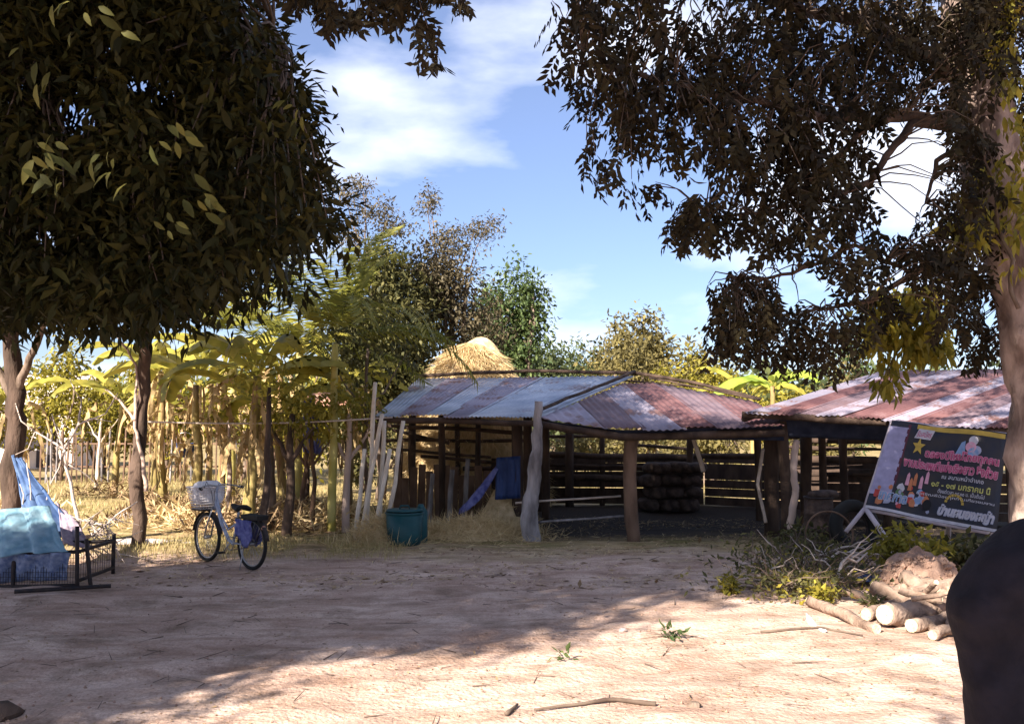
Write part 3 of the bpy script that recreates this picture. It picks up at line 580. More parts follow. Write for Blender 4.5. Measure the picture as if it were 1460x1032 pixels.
def leaf_blades(name, cen, n, r, h, m, parent=None, Lr=(.12,.35), Wr=(.03,.05), up=.8, kind='stuff', zfun=None):
    xy = RNG.normal(size=(n,2))*np.array(r)[None]*.5; pos = np.column_stack([cen[0]+xy[:,0], cen[1]+xy[:,1], np.zeros(n)])
    e = np.clip(1-(xy[:,0]/r[0])**2-(xy[:,1]/r[1])**2,0,1); pos[:,2] = [gh(a,b) for a,b in pos[:,:2]]; pos[:,2] += e*h*RNG.random(n)
    d = rand_unit(n); d[:,2] = np.abs(d[:,2])*up; d = nrm(d); Ls = RNG.uniform(*Lr,n); Ws = Ls*RNG.uniform(*Wr,n)
    me = leaf_mesh(name,pos,d,rand_unit(n),Ls,Ws,RNG.random(n)); o = mkobj(name,me,m,parent)
    if kind: o['kind']=kind
    return o
def mound(name, c, r, h, m, label=None, cat=None, nu=36, nv=14, rough=.18, seed=0, kind=None, power=1.0, parent=None):
    Pt=[]
    for i in range(nu+1):
        a=2*math.pi*i/nu
        for j in range(nv):
            t=j/(nv-1); rr=t*(1+rough*noise.noise(Vector((math.cos(a)*1.3,math.sin(a)*1.3,seed)))); z=h*(1-t**power)*(1+rough*noise.noise(Vector((math.cos(a)*t*2,math.sin(a)*t*2,seed+4))))
            Pt.append((math.cos(a)*rr*r[0], math.sin(a)*rr*r[1], z-.03*t + .02*rough*5*noise.noise(Vector((math.cos(a)*t*6,math.sin(a)*t*6,seed+8)))))
    o=mkobj(name,grid_mesh(name,Pt,nu+1,nv),M[m] if isinstance(m,str) else m, parent, True)
    if parent is None: o.location=c
    if label: tag(o,label,cat)
    if kind: o['kind']=kind
    return o
# hay by the shed's left front
hay = empty('hay_pile', GX(672,12.3), 'low pile of loose straw under the left eave of the central shed', 'hay pile')
mound('straw_heap',(0,0,0),(.7,.45),.26,'strawb',parent=hay,seed=2); leaf_blades('straw', (GX(672,12.3).x,12.3),4200,(.9,.55),.28,M['straw'],hay,(.08,.22),(.03,.05))
hay2 = empty('hay_pile', GX(542,11.6), 'small pale tuft of straw at the foot of the leaning bamboo poles', 'hay pile')
mound('straw_heap',(0,0,0),(.28,.25),.30,'strawb',parent=hay2,seed=3); leaf_blades('straw', (GX(542,11.6).x,11.6),2200,(.4,.3),.34,M['straw'],hay2,(.08,.25),(.03,.05))
hay3 = empty('hay_pile', GX(722,13.2), 'grey shaded heap of straw behind the gnarled corner post under the dark tarpaulin', 'hay pile')
mound('straw_heap',(0,0,0),(.5,.4),.62,'strawb',parent=hay3,seed=5,power=2); leaf_blades('straw', (GX(722,13.2).x,13.2),1800,(.5,.4),.6,M['straw'],hay3,(.08,.2),(.03,.05))
# big haystack behind
hs = empty('haystack', GX(672,16.9), 'tall rounded golden haystack rising behind the central shed roof', 'haystack')
mound('straw_heap',(0,0,0),(1.35,1.0),2.9,'strawb',parent=hs,seed=9,power=2.3,nu=60,nv=26,rough=.12)
def stack_straw():
    n=22000; a=RNG.random(n)*2*np.pi; t=RNG.random(n)**.6; c=GX(672,16.9); pos=np.column_stack([c.x+np.cos(a)*t*1.35, 16.9+np.sin(a)*t*1.0, 2.9*(1-t**2.3)])
    d=np.column_stack([np.cos(a)*.6,np.sin(a)*.6,-np.ones(n)])+rand_unit(n)*.8; me=leaf_mesh('straw',pos,d,rand_unit(n),RNG.uniform(.15,.4,n),RNG.uniform(.006,.014,n),RNG.random(n)); mkobj('straw',me,M['straw'],hs)['kind']='stuff'
stack_straw()
# teal bin
g = GX(578,11.5); bi = empty('water_bin', g, 'dark teal plastic water bin standing beside the straw in front of the shed', 'bin')
mb=MB(); mb.tube([g+Vector((0,0,0)),g+Vector((0,0,.04)),g+Vector((0,0,.36)),g+Vector((0,0,.37))],[.19,.20,.225,.20],20); mb.build('body',M['teal'],bi,True)
MB().torus(g+Vector((0,0,.375)),(0,0,1),.222,.014,28,6).build('rim',M['teal'],bi,True)
MB().tube([g+Vector((0,0,.40)),g+Vector((0,0,.42))],[.225,.21],20).build('lid',M['teal'],bi,True)
MB().tube([g+Vector((-.06,0,.42)),g+Vector((-.05,0,.46)),g+Vector((.05,0,.46)),g+Vector((.06,0,.42))],.01,6).build('handle',M['teal'],bi,True)
g = GX(601,11.7); MB().tube([g,g+Vector((0,0,.3))],[.075,.085],14); c2=MB(); c2.tube([g,g+Vector((0,0,.03)),g+Vector((0,0,.38)),g+Vector((0,0,.43)),g+Vector((0,0,.47))],[.075,.085,.085,.05,.03],14); jc=c2.build('jerry_can',M['teal'],None,True); tag(jc,'narrow dark teal container beside the wide water bin','container')
# hammock
hm_t=[V(655,727,12.9),V(668,716,12.8),V(686,697,12.8),V(704,672,12.9),V(716,655,13.0)]
Pt=[]; 
for i in range(24):
    a=polyat(hm_t,i/23); wd=.03+.13*math.sin(math.pi*min(1,i/23*1.0))
    for j in range(7):
        v=j/6-.5; Pt.append(a+Vector((.02*v,-.1*v,(-v*v*.2+.02)*1)*1)+Vector((0,v*.25,v*wd*1.3+.01*noise.noise(Vector((i*.8,j,1))))))
o=mkobj('hammock',grid_mesh('hammock',Pt,24,7),M['bluecl']); o.modifiers.new('t','SOLIDIFY').thickness=.006; tag(o,'faded blue and violet hammock slung across the left end of the shed','hammock')
# dark blue tarpaulin hanging inside
o=hang('hanging_tarpaulin',[V(708,652,12.9),V(742,650,12.9)],[V(706,712,12.9),V(742,710,12.9)],'tarpd',None,16,10,.05); tag(o,'dark navy tarpaulin hung beside the gnarled corner post','tarpaulin')

# cattle lying in the shade (dark shapes in the shed) are not distinguishable in the photograph and are left out
# ------------------------------------------------------------ firewood and brush
def log(a, b, r, label, m='log', ends=True, k=12, seed=0, group=None, name='log', cat='log'):
    a=Vector(a); b=Vector(b); root=empty(name,(a+b)/2,label,cat,group)
    pts=curve_pts(a,b,12,0,.05,seed); n=len(pts); MB().tube(pts,[r*(1.04-.10*i/n) for i in range(n)],k,.38,seed=seed).build('bark',M[m],root,True)
    if ends:
        for e,f,rr in ((pts[0],pts[1],r*1.0),(pts[-1],pts[-2],r*.93)):
            d=(e-f).normalized(); MB().tube([e-d*.002,e+d*.004],rr*.93,k).build('cut_end',M['cut'],root)
    return root
def GZ(px,py,dz=0): p=G(px,py); return p+Vector((0,0,dz))
log(GZ(1262,898,.10), V(1352,866,7.4), .075,'thickest log on the firewood heap, pale sawn end towards the path',seed=1)
log(GZ(1300,905,.05), V(1362,880,7.15), .05,'log lying just in front of the thickest log',seed=2)
log(V(1243,838,7.7), V(1330,868,7.4), .055,'log with its rounded left end sticking out on the upper left of the firewood heap',seed=3)
log(V(1318,832,7.9), V(1382,864,7.5), .06,'log on the upper right of the firewood heap ending in a bright sawn disc',seed=4)
log(GZ(1370,915,.05), V(1392,850,7.3), .04,'short upright branch piece propped at the right end of the firewood heap',seed=5)
log(GZ(1330,918,.035), GZ(1395,898,.06), .035,'thin log lying on the sand at the front right of the firewood heap',seed=6)
log(V(1255,868,7.5), V(1340,846,7.7), .05,'log crossing behind the thickest log',seed=7)
log(GZ(1290,880,.03), GZ(1345,912,.03), .03,'short stick crossing under the thickest log',seed=8)
log(V(1290,822,8.0), V(1330,850,7.7), .065,'short stubby log with a cream end at the top of the heap',seed=9)
log(GZ(1155,868,.05), GZ(1250,905,.03), .04,'long pale branch lying left of the firewood heap',seed=10)
log(GZ(1180,852,.10), GZ(1262,876,.05), .03,'slim branch lying between the brush and the firewood heap',seed=12)
log(GZ(1345,890,.05), GZ(1375,925,.02), .022,'small round stick end near the front of the firewood heap',seed=14)
log(GZ(1352,872,.16), V(1378,840,7.6), .035,'bent branch stub resting against the bright sawn disc',seed=15)
log(V(1262,852,7.9), V(1312,826,8.0), .05,'log lying on the far left shoulder of the sand heap, partly buried',seed=21)
log(V(1300,846,7.5), V(1372,828,7.7), .045,'rough log lying along the top of the firewood heap',seed=22)
log(V(1285,872,7.3), V(1350,888,7.1), .04,'short log wedged under the thickest log, pointing right',seed=23)
log(GZ(1235,888,.05), V(1290,858,7.6), .045,'log on the left flank of the heap, its lower end on the ground',seed=24)
log(V(1340,846,7.5), V(1392,884,7.2), .045,'log sloping down at the right end of the firewood heap',seed=25)
for k,wh in enumerate(['at its left foot','near the white husk','under the upright branch piece','topmost on the logs','across the sand heap','at the front, pointing at the path','leaning on the stubby log','at the right end, half hidden','between the two front logs']):
    a=V(random.uniform(1235,1370),random.uniform(842,905),random.uniform(7.0,7.7)); a.z=max(.03,a.z); b=a+Vector((random.uniform(-.3,.3),random.uniform(-.25,.1),random.uniform(-.08,.12))); b.z=max(.03,b.z)
    log(a,b,random.uniform(.015,.032),'short split stick in the firewood heap, '+wh,seed=40+k,k=7,name='firewood_stick',cat='stick')
bk=GZ(1150,893,.02); mb=MB(); pts=curve_pts(GZ(1150,888,.06),GZ(1178,908,.02),6,.12,.02,3); mb.tube(pts,[.006,.02,.028,.03,.026,.018,.006],8); o=mb.build('dry_husk',M['bone'],None,True); tag(o,'curved white husk lying on the sand left of the logs','husk')
# brush: countable branches as things, the rest a tangle
random.seed(5)
where=['nearest the sunlit ground','reaching furthest left','pointing up at the shed','lying flat at the back','crossing in the middle','nearest the firewood','bent double at the edge','leaning on the tangle']
for k in range(8):
    a=GZ(random.uniform(1090,1230),random.uniform(808,862),.03); b=a+Vector((random.uniform(-.9,.9),random.uniform(-.5,.5),random.uniform(.02,.35)))
    root=empty('brush_branch',a,f'bare pale stick in the brush heap, {where[k]}','branch','cut branches in the brush heap')
    p=curve_pts(a,b,7,-.05,.15,k); MB().tube(p,[.02-.0018*i for i in range(8)],7,.2).build('stem',M['deadwood'],root,True)
    for q in range(3):
        s=p[2+q*2]; MB().tube(curve_pts(s,s+Vector((random.uniform(-.3,.3),random.uniform(-.2,.2),random.uniform(.02,.25))),4,0,.15,k*3+q),[.009,.008,.006,.004,.002],5).build('side_twig',M['deadwood'],root,True)
mb=MB()
for k in range(260):
    a=GZ(random.gauss(1165,40),random.uniform(790,862),random.uniform(0,.15)); p=curve_pts(a,a+Vector((random.uniform(-.45,.45),random.uniform(-.3,.3),random.uniform(-.02,.3))),4,0,.2,k*.7); r=random.uniform(.003,.009); mb.tube(p,[r,r*.9,r*.8,r*.6,r*.3],4,cap=False)
o=mb.build('brush_tangle',M['twig'],None,True); tag(o,kind='stuff')
def litter_leaves(name, n, px, py, m, h=.12, Lr=(.04,.09), Wr=(.35,.5)):
    pos=np.array([tuple(GZ(random.gauss(*px),random.uniform(*py),random.random()*h)) for _ in range(n)]); o=mkobj(name,leaf_mesh(name,pos,rand_unit(n),rand_unit(n)+np.array([0,0,.8]),RNG.uniform(*Lr,n),RNG.uniform(*Lr,n)*.42,RNG.random(n)),m); tag(o,kind='stuff'); return o
litter_leaves('brush_leaves',1900,(1150,55),(790,866),M['mid'],.22)
litter_leaves('brush_leaves',350,(1160,50),(800,868),M['gold'],.22)
o=MB(); 
# sand heap behind the logs
mound('sand_heap', GX(1308,8.5), (.36,.36), .33, 'sand', 'flat-topped heap of brown sand behind the firewood', 'sand heap', seed=7, power=4.0, nu=60, nv=24, rough=.30)
# blue rag
Pt=[GZ(1212+i*4,822+j*3,.07+.05*noise.noise(Vector((i*.8,j*.9,2)))) for i in range(9) for j in range(7)]; o=mkobj('blue_rag',grid_mesh('blue_rag',Pt,9,7),M['tarpd']); tag(o,'crumpled dark blue rag lying between the brush and the sand heap','rag'); o.modifiers.new('t','SOLIDIFY').thickness=.004
# stones on the ground, lower right and foreground
def stone(px,py,s,label,m='stone',seed=0,grp=None):
    me=bpy.data.meshes.new('stone'); b=bmesh.new(); bmesh.ops.create_icosphere(b,subdivisions=2,radius=1)
    for v in b.verts: v.co=Vector((v.co.x*s,v.co.y*s*.8,v.co.z*s*.6))*(1+.35*noise.noise(v.co*1.4+Vector((seed*5,0,0))))
    b.to_mesh(me); b.free(); o=mkobj('stone',me,M[m]); o.location=G(px,py)+Vector((0,0,s*.3)); tag(o,label,'stone',grp); return o
stone(990,1012,.035,'small dark lump on the sunlit sand at the bottom centre-right','bark',1); stone(0,1022,.10,'dark stone in the bottom left corner','barkdark',2)
stone(1205,990,.02,'pebble on the sunlit sand below the log heap','log',3); stone(888,902,.03,'small stone at the edge of the shade in the middle of the yard','stone',4)
stone(1335,948,.03,'pale stone just in front of the firewood','bone',5); stone(1030,920,.018,'tiny pebble right of the weed on the sand','log',6)
# dead leaves, chips, fine twigs over the yard
def scatter(name,n,xr,yr,m,Lr,wr=(.3,.5),h=.0,near=1.5):
    y=yr[0]+(yr[1]-yr[0])*RNG.random(n)**near; x=xr[0]+(xr[1]-xr[0])*RNG.random(n); k=np.array([noise.noise(Vector((a*.7,b*1.6,4))) for a,b in zip(x,y)])>RNG.uniform(-.35,.5,n); x,y=x[k],y[k]; n=len(x)
    pos=np.column_stack([x,y,[gh(a,b)+.004+h*random.random() for a,b in zip(x,y)]]); d=rand_unit(n); d[:,2]*=.15; Ls=RNG.uniform(*Lr,n)
    o=mkobj(name,leaf_mesh(name,pos,d,rand_unit(n)*.35+np.array([0,0,1.]),Ls,Ls*RNG.uniform(*wr,n),RNG.random(n)),M[m]); tag(o,kind='stuff')
scatter('leaf_litter',30000,(-9,7),(4,15),'litter',(.008,.035)); scatter('leaf_litter',4500,(-9,7),(8.5,14),'litter',(.04,.11))
scatter('straw_litter',26000,(-9,6),(8.6,14.5),'straw',(.04,.14),(.04,.08),.03,1)
mb=MB()
for k in range(330):
    y=random.uniform(4.2,13); x=random.uniform(-.6,.6)*y; a=Vector((x,y,gh(x,y)+.005)); r=random.uniform(.0012,.004); an=random.random()*6.3; l=random.uniform(.05,.25)
    b=a+Vector((math.cos(an)*l,math.sin(an)*l,random.uniform(0,.02))); mb.tube(curve_pts(a,b,3,0,.15,k),[r,r,r*.8,r*.4],4,cap=False)
pv=np.array([[1,0,0],[-1,0,0],[0,1,0],[0,-1,0],[0,0,1],[0,0,-1]],float); pf=[[0,2,4],[2,1,4],[1,3,4],[3,0,4],[2,0,5],[1,2,5],[3,1,5],[0,3,5]]
vv=[];ff=[]
for k in range(5200):
    y=4+9*random.random()**1.4; x=random.uniform(-.6,.62)*y
    if noise.noise(Vector((x*.9,y*1.2,31)))<random.uniform(-.5,.4): continue
    r=.002+.012*random.random()**4; q=pv*r*RNG.uniform(.6,1.2,(6,3))+np.array([x,y,gh(x,y)+r*.3]); n0=len(vv); vv+=[tuple(a) for a in q]; ff+=[[n0+i for i in f] for f in pf]
me=bpy.data.meshes.new('pebbles'); me.from_pydata(vv,[],ff); tag(mkobj('pebbles',me,M['sand']),kind='stuff')
vv=[];ff=[]; hc=GX(1308,8.5)
for k in range(420):
    a=random.random()*6.28; t=random.random()**.5; r=.006+.03*random.random()**3; z=.33*(1-t**4)*.93 if t<.95 else .02; q=pv*r*RNG.uniform(.6,1.2,(6,3))+np.array([hc.x+math.cos(a)*t*.36,hc.y+math.sin(a)*t*.36,hc.z+z]); n0=len(vv); vv+=[tuple(b) for b in q]; ff+=[[n0+i for i in f] for f in pf]
me=bpy.data.meshes.new('clods'); me.from_pydata(vv,[],ff); tag(mkobj('clods',me,M['sand']),kind='stuff')
tag(mb.build('fallen_twigs',M['twig'],None,True),kind='stuff')
def yard_twig(pts,r,label):
    p=[G(*q)+Vector((0,0,.012)) for q in pts]; mb=MB(); full=[]
    for i in range(len(p)-1): full+=curve_pts(p[i],p[i+1],3,0,.08,i*3+r*90)[:-1]
    full.append(p[-1]); o=mb.tube(full,[r*(1-.6*i/len(full)) for i in range(len(full))],6,.3).build('fallen_branch',M['twig'],None,True); tag(o,label,'branch')
yard_twig([(935,1013),(880,1008),(830,1016),(762,1022)],.014,'long thin fallen branch on the sand at the bottom centre'); yard_twig([(722,1030),(738,1014)],.012,'short dark stick poking up at the bottom edge left of centre')
yard_twig([(1022,848),(1060,838),(1112,852)],.014,'dark curved branch at the edge of the shade left of the brush heap'); yard_twig([(1085,905),(1170,902),(1230,912)],.01,'slender twig lying on the sand below the brush heap')
# bricks/rubble under the weeds, small weeds
def weed(px,py,n,h,label,m='gold',Lr=(.04,.09)):
    g=G(px,py); root=empty('weed',g,label,'weed'); pts=ellipsoid_pts((g.x,g.y,g.z+h*.55),(h*.6,h*.5,h*.5),n,0); foliage(root,pts,M[m],7,.06,Lr,(.35,.5),.1,name='foliage')
    mb=MB(); [mb.tube(curve_pts(g,p,3,0,.1,i),[.004,.003,.002,.001],4) for i,p in enumerate(pts[:12])]; mb.build('stem',M['twig'],root)
weed(1040,850,26,.14,'yellowish weed at the shade edge, left of the brush heap'); weed(957,912,7,.07,'small green weed alone on the sunlit sand','green'); weed(1172,866,22,.16,'yellow-green weed among the pale sticks','gold'); weed(1245,878,14,.10,'dark weed beside the firewood','mid')
weed(800,944,5,.03,'tiny weed left of the middle of the sunlit sand','green')
# leafy shrub under the banner
def shrub(px,py,r,n,label,m='gold',z=.5,Y=None,name='shrub',Lr=(.05,.12)):
    g=GX(px,Y) if Y else G(px,py); root=empty(name,g,label,'shrub'); pts=ellipsoid_pts((g.x,g.y,z),r,n,.1); foliage(root,pts,M[m],8,.1,Lr,(.4,.55),.2); mb=MB()
    for i,p in enumerate(pts[:max(6,n//5)]): mb.tube(curve_pts(g,p,4,0,.12,i),[.012,.009,.007,.005,.003],5)
    mb.build('stem',M['twig'],root,True)
shrub(1292,0,(.36,.25,.22),90,'leafy yellow-green shrub growing under the banner behind the sand heap',z=.30,Y=8.9)
shrub(1385,0,(.45,.3,.16),110,'low dull brown shrub in the shade between the sand heap and the banner','mid',.20,9.1)
shrub(1140,0,(.35,.25,.15),60,'low dark shrub at the foot of the crooked pale post','mid',.14,11.0)
# ------------------------------------------------------------ left side: cage with tarpaulins
random.seed(31)
cage = empty('wire_cage', G(60,845), 'low wire-mesh cage frame standing on the yard at the left edge', 'cage')
cy = 8.55; x0 = V(-60,800,cy).x; x1 = V(112,800,cy).x
def cz(py,Y=cy): return V(0,py,Y).z
fr = [((x0,cy,cz(792)),(x1+.02,cy,cz(786))),((x0,cy,cz(838)),(x1,cy,cz(834))),((x0,cy+.75,cz(792)),(x1,cy+.75,cz(786))),((x1,cy,cz(786)),(x1,cy+.75,cz(786))),((x1,cy,.08),(x1,cy+.75,.08))]
for a,b in fr: MB().tube(curve_pts(a,b,5,0,.01,a[0]), .017, 7).build('frame_bar', M['iron'], cage, True)
for a,b in [((x1,cy,-.02),(x1-.02,cy,cz(750))),((x1,cy+.75,-.02),(x1,cy+.75,cz(775))),((x0+.5,cy,-.02),(x0+.5,cy,cz(790))),((x1+.10,cy+.05,-.02),(x1+.02,cy+.1,cz(770)))]: MB().tube(curve_pts(a,b,4,0,.02,b[2]), .019, 7).build('leg', M['iron'], cage, True)
mb = MB()
for i in range(46): x=x0+(x1-x0)*i/45; mb.tube([(x,cy+.004,cz(836)),(x,cy+.004,cz(789))],.0022,4)
for i in range(8): z=cz(836)+(cz(789)-cz(836))*i/7; mb.tube([(x0,cy+.004,z),(x1,cy+.004,z)],.0022,4)
for i in range(16): y=cy+.75*i/15; mb.tube([(x1,y,.08),(x1,y,cz(787))],.0022,4)
mb.build('wire_mesh', M['iron'], cage)
bar = empty('dark_strip', G(90,848), 'long dark strip lying on the ground in front of the wire cage', 'bar')  # thin dark strip along the ground at the cage front
MB().tube(curve_pts(G(20,853)+Vector((0,0,.03)),G(158,843)+Vector((0,0,.03)),5,0,.01,2),.018,7).build('strip_body', M['iron'], bar, True)
def cloth(name, corners, nu, nv, m, label, amp=.05, fold=9, cat='tarpaulin', sag=0):
    """corners: top-left, top-right, bottom-right, bottom-left"""
    A,B,C,D=(Vector(c) for c in corners); Pt=[]
    for i in range(nu):
        u=i/(nu-1)
        for j in range(nv):
            v=j/(nv-1); p=A.lerp(B,u).lerp(D.lerp(C,u),v)
            p+=Vector((noise.noise(Vector((u*fold*.6,v*1.5,1)))*amp*.6, (noise.noise(Vector((u*fold,v*2,7)))+.5*math.sin(u*fold*2.3+v*2)+.45*noise.noise(Vector((u*fold*3,v*6,9))))*amp, noise.noise(Vector((u*4,v*2,3)))*amp*.7 - sag*math.sin(math.pi*u)*(1-v)))
            Pt.append(p)
    o=mkobj(name,grid_mesh(name,Pt,nu,nv),M[m]); o.modifiers.new('t','SOLIDIFY').thickness=.005; tag(o,label,cat); return o
cloth('light_tarpaulin',[V(-40,728,9.15),V(66,722,9.15),V(100,786,8.47),V(-60,795,8.47)],60,30,'tarpl','faded light blue tarpaulin draped over the top of the wire cage',.05,9)
cloth('blue_netting',[V(-50,792,8.50),V(100,788,8.50),V(96,826,8.60),V(-60,832,8.60)],34,12,'netb','blue netting hanging down the front of the wire cage',.035,12,'netting')
cloth('blue_tarpaulin',[V(18,650,10.6),V(30,655,10.5),V(118,762,9.45),V(40,775,9.4)],44,44,'tarpb','darker blue tarpaulin stretched up from the cage to the thick brown trunk',.06,7)
cloth('mauve_netting',[V(80,716,9.9),V(104,738,9.7),V(128,782,9.2),V(90,776,9.2)],16,16,'netp','faded mauve netting bunched beside the blue tarpaulin',.05,6,'netting')
# dead bush
db = empty('dead_bush', GX(118,9.9), 'bare sun-bleached dead bush forking upward behind the cage', 'dead bush')
def dl(pts, Y, r, name='branch'):
    p=[V(a,b,Y+.1*math.sin(a)) for a,b in pts]; full=[]
    for i in range(len(p)-1): full+=curve_pts(p[i],p[i+1],3,0,.06,a0:=pts[i][0]*.1)[:-1]
    full.append(p[-1]); n=len(full); MB().tube(full,[r*(1-.6*i/n) for i in range(n)],7,.2).build(name,M['deadwood'],db,True)
for pts,r in [([(118,772),(104,710),(92,640)],.024),([(92,640),(112,605),(116,570)],.015),([(92,640),(72,628),(50,615)],.014),([(92,640),(80,612),(74,590)],.011),([(92,640),(84,668),(72,690)],.013),([(112,605),(150,590),(168,560)],.010),
    ([(98,662),(122,676),(140,692)],.008),([(50,615),(30,600),(22,575)],.009),([(116,570),(106,556),(100,540)],.007),([(50,615),(40,640),(22,648)],.007),([(112,605),(128,596),(160,601)],.007),([(140,760),(165,735),(196,715)],.012),([(118,772),(150,748),(160,745)],.016),([(118,765),(160,760),(170,800)],.016),([(125,745),(150,748),(158,770)],.015),([(45,735),(44,700),(38,660)],.010),([(30,735),(34,705),(28,690)],.009),([(60,735),(70,700),(66,676)],.009)]: dl(pts,9.9,r)
mb=MB()
for k in range(60):
    a=V(random.uniform(115,170),random.uniform(735,790),9.6); mb.tube(curve_pts(a,a+Vector((random.uniform(-.3,.3),random.uniform(-.3,.3),random.uniform(-.2,.15))),3,0,.2,k),[.007,.006,.004,.002],4,cap=False)
o=mb.build('fine_twigs',M['deadwood'],db,True); o['kind']='stuff'
# white plank strip + stones by the path
for i,(px,py,s) in enumerate([(178,712,.16),(200,715,.12),(214,708,.14),(232,710,.12),(252,706,.13),(330,690,.15),(345,705,.14),(355,690,.17),(430,712,.14),(250,716,.1),(305,688,.13)]):
    stone(px,py+30,s,['angular pale stone in the stone row behind the bicycle, '+q for q in ['at its left end','second from the left','beside the thin dark trunk','in the middle of the row','right of the middle','small, in front','under the palm','rightmost','between two trunks','half sunk','behind the saddle']][i],'stone',i+10)
o=mound('ash_patch',G(200,772),(1.0,.28),.05,'stone',seed=4); tag(o,kind='structure'); o.name='pale_path'
# bucket
g=GX(265,15); bu=empty('blue_bucket',Vector((g.x,15,.95)),'small dark blue bucket hung among the banana stems','bucket'); MB().tube([(g.x,15,.93),(g.x,15,.96),(g.x,15,1.14)],[.11,.13,.17],14).build('body',M['tarpd'],bu,True); MB().torus((g.x,15,1.14),(0,0,1),.17,.012,20,5).build('rim',M['tarpd'],bu,True); MB().torus((g.x,15,1.16),(0,1,0),.16,.005,20,5).build('handle',M['steel'],bu,True)
# washing line + cloth + small tin roof
ln=MB(); a=V(200,601,12.2); b=V(560,595,12.6); ln.tube([a.lerp(b,i/14)+Vector((0,0,-.05*math.sin(math.pi*i/14))) for i in range(15)],.011,6); o=ln.build('washing_line',M['deadwood'],None,True); tag(o,'pale washing line stretched between the thin dark trunk and the shed','line')
cloth('hanging_cloth',[V(432,568,13.8),V(448,568,13.8),V(458,648,13.9),V(432,645,13.9)],14,20,'bluecl','bright blue and violet cloth hanging behind the yellow palm stem',.05,5,'cloth')
rr=empty('lean_to',GX(445,15.5),'small lean-to with a reddish tin roof behind the palm','lean-to')
corrugated('roof_sheet',V(438,560,16),V(500,556,16),V(500,578,15),V(420,585,15),M['redt'],rr,waves=8)
for px in (425,498): pole([GX(px,15.1),V(px,578,15.1)],.04,'post','woodd',rr)
for px in (440,495): pole([GX(px,15.9),V(px,562,15.9)],.04,'post','woodd',rr)
# far house on the left
hx=V(52,600,30).x; ho=empty('far_house',(hx,30,0),'small pale plastered house far off at the left under a dark sagging roof','house')
MB().box((hx,31,1.15),(2.6,2.4,2.3)).build('wall',M['wall'],ho); 
for s in (-1,1):
    a=Vector((hx-1.7,31+s*1.6,2.05)); b=Vector((hx+1.7,31+s*1.6,2.05)); c=Vector((hx+1.6,31,3.0)); d=Vector((hx-1.6,31,3.0)); 
    corrugated('roof',d,c,b,a,M['wall'],ho,waves=14)
MB().box((hx+.45,29.78,.9),(.6,.06,1.7)).build('door',M['darkroof'],ho); MB().box((hx-.6,29.78,1.3),(.6,.06,.6)).build('window',M['darkroof'],ho)
pa=empty('awning',(hx-.2,28,0),'dark low awning in front of the far pale house','awning'); MB().box((hx-.2,28.2,1.05),(2.2,1.2,.08),Matrix.Rotation(.35,3,'Y')@Matrix.Rotation(.25,3,'X')).build('sheet',M['darkroof'],pa)
for dx in (-1.0,.7): pole([(hx-.2+dx,27.8,-.1),(hx-.2+dx,27.8,1.0)],.04,'post','woodd',pa)
# far stake fence
fe=empty('stake_fence',(V(170,600,23).x,23,0),'weathered fence of thin upright stakes behind the grass on the left','fence')
for i in range(46):
    x=V(60,600,23).x+ i*.125; h=random.uniform(.9,1.35); MB().bar((x,23+random.uniform(-.03,.03),-.1),(x+random.uniform(-.05,.05),23,h),.035,.035).build('stake',M[random.choice(['woodb','greypost','woodb'])],fe)
for z in (.4,.95): MB().bar((V(60,600,23).x,23.04,z),(V(60,600,23).x+5.8,23.04,z),.04,.04).build('rail',M['woodb'],fe)

# ------------------------------------------------------------ bicycle
rearP = Vector(((363-730)/F*9.55, 9.55, 0)); rearP.z = gh(rearP.x,rearP.y); hd = math.atan2(.68,-.735)
bi = empty('bicycle', rearP, 'old step-through bicycle with a white-lined front basket parked beside the sunlit grass', 'bicycle', rz=hd); bi.scale=(.8,.8,.8)
def bb(mb,name,m,smooth=True,par=None): 
    o = mb.build(name,M[m],par or bi,smooth,local=True); return o
R_=.315
def wheel(x, name):
    w_ = bb(MB().torus((x,0,R_+.01),(0,1,0),R_-.015,.024,44,8),name,'rubber')
    bb(MB().torus((x,0,R_+.01),(0,1,0),R_-.042,.011,44,6),'rim','steel',par=w_)
    bb(MB().tube([(x,-.045,R_+.01),(x,.045,R_+.01)],.022,10),'hub','steel',par=w_)
    s=MB()
    for k in range(28):
        a=k*2*math.pi/28; s.tube([(x,.02*(1 if k%2 else -1),R_+.01),(x+math.cos(a)*(R_-.05),0,R_+.01+math.sin(a)*(R_-.05))],.0016,4)
    bb(s,'spokes','steel',par=w_)
    f=MB()
    for sg in (-1,1):
        for k in range(16): pass
    Pt=[(x+math.cos(a)*(R_+.03),yy,R_+.01+math.sin(a)*(R_+.03)+(-.006 if abs(yy)>.02 else 0)) for a in [math.radians(10+k*8) for k in range(21)] for yy in (-.03,-.015,0,.015,.03)]
    o=mkobj('mudguard',grid_mesh('mudguard',Pt,21,5),M['iron'],bi,True); o.modifiers.new('t','SOLIDIFY').thickness=.002
wheel(0,'rear_wheel'); wheel(1.08,'front_wheel')
bb(MB().tube([(.43,0,.30),(.34,0,.62),(.32,0,.72)],.016,8),'seat_tube','framep')
bb(MB().tube([(.43,0,.29),(.55,0,.33),(.72,0,.52),(.87,0,.80)],[.024]*4,10),'down_tube','framep')
bb(MB().tube([(.35,0,.56),(.56,0,.46),(.74,0,.62),(.86,0,.86)],.014,8),'top_tube','framep')
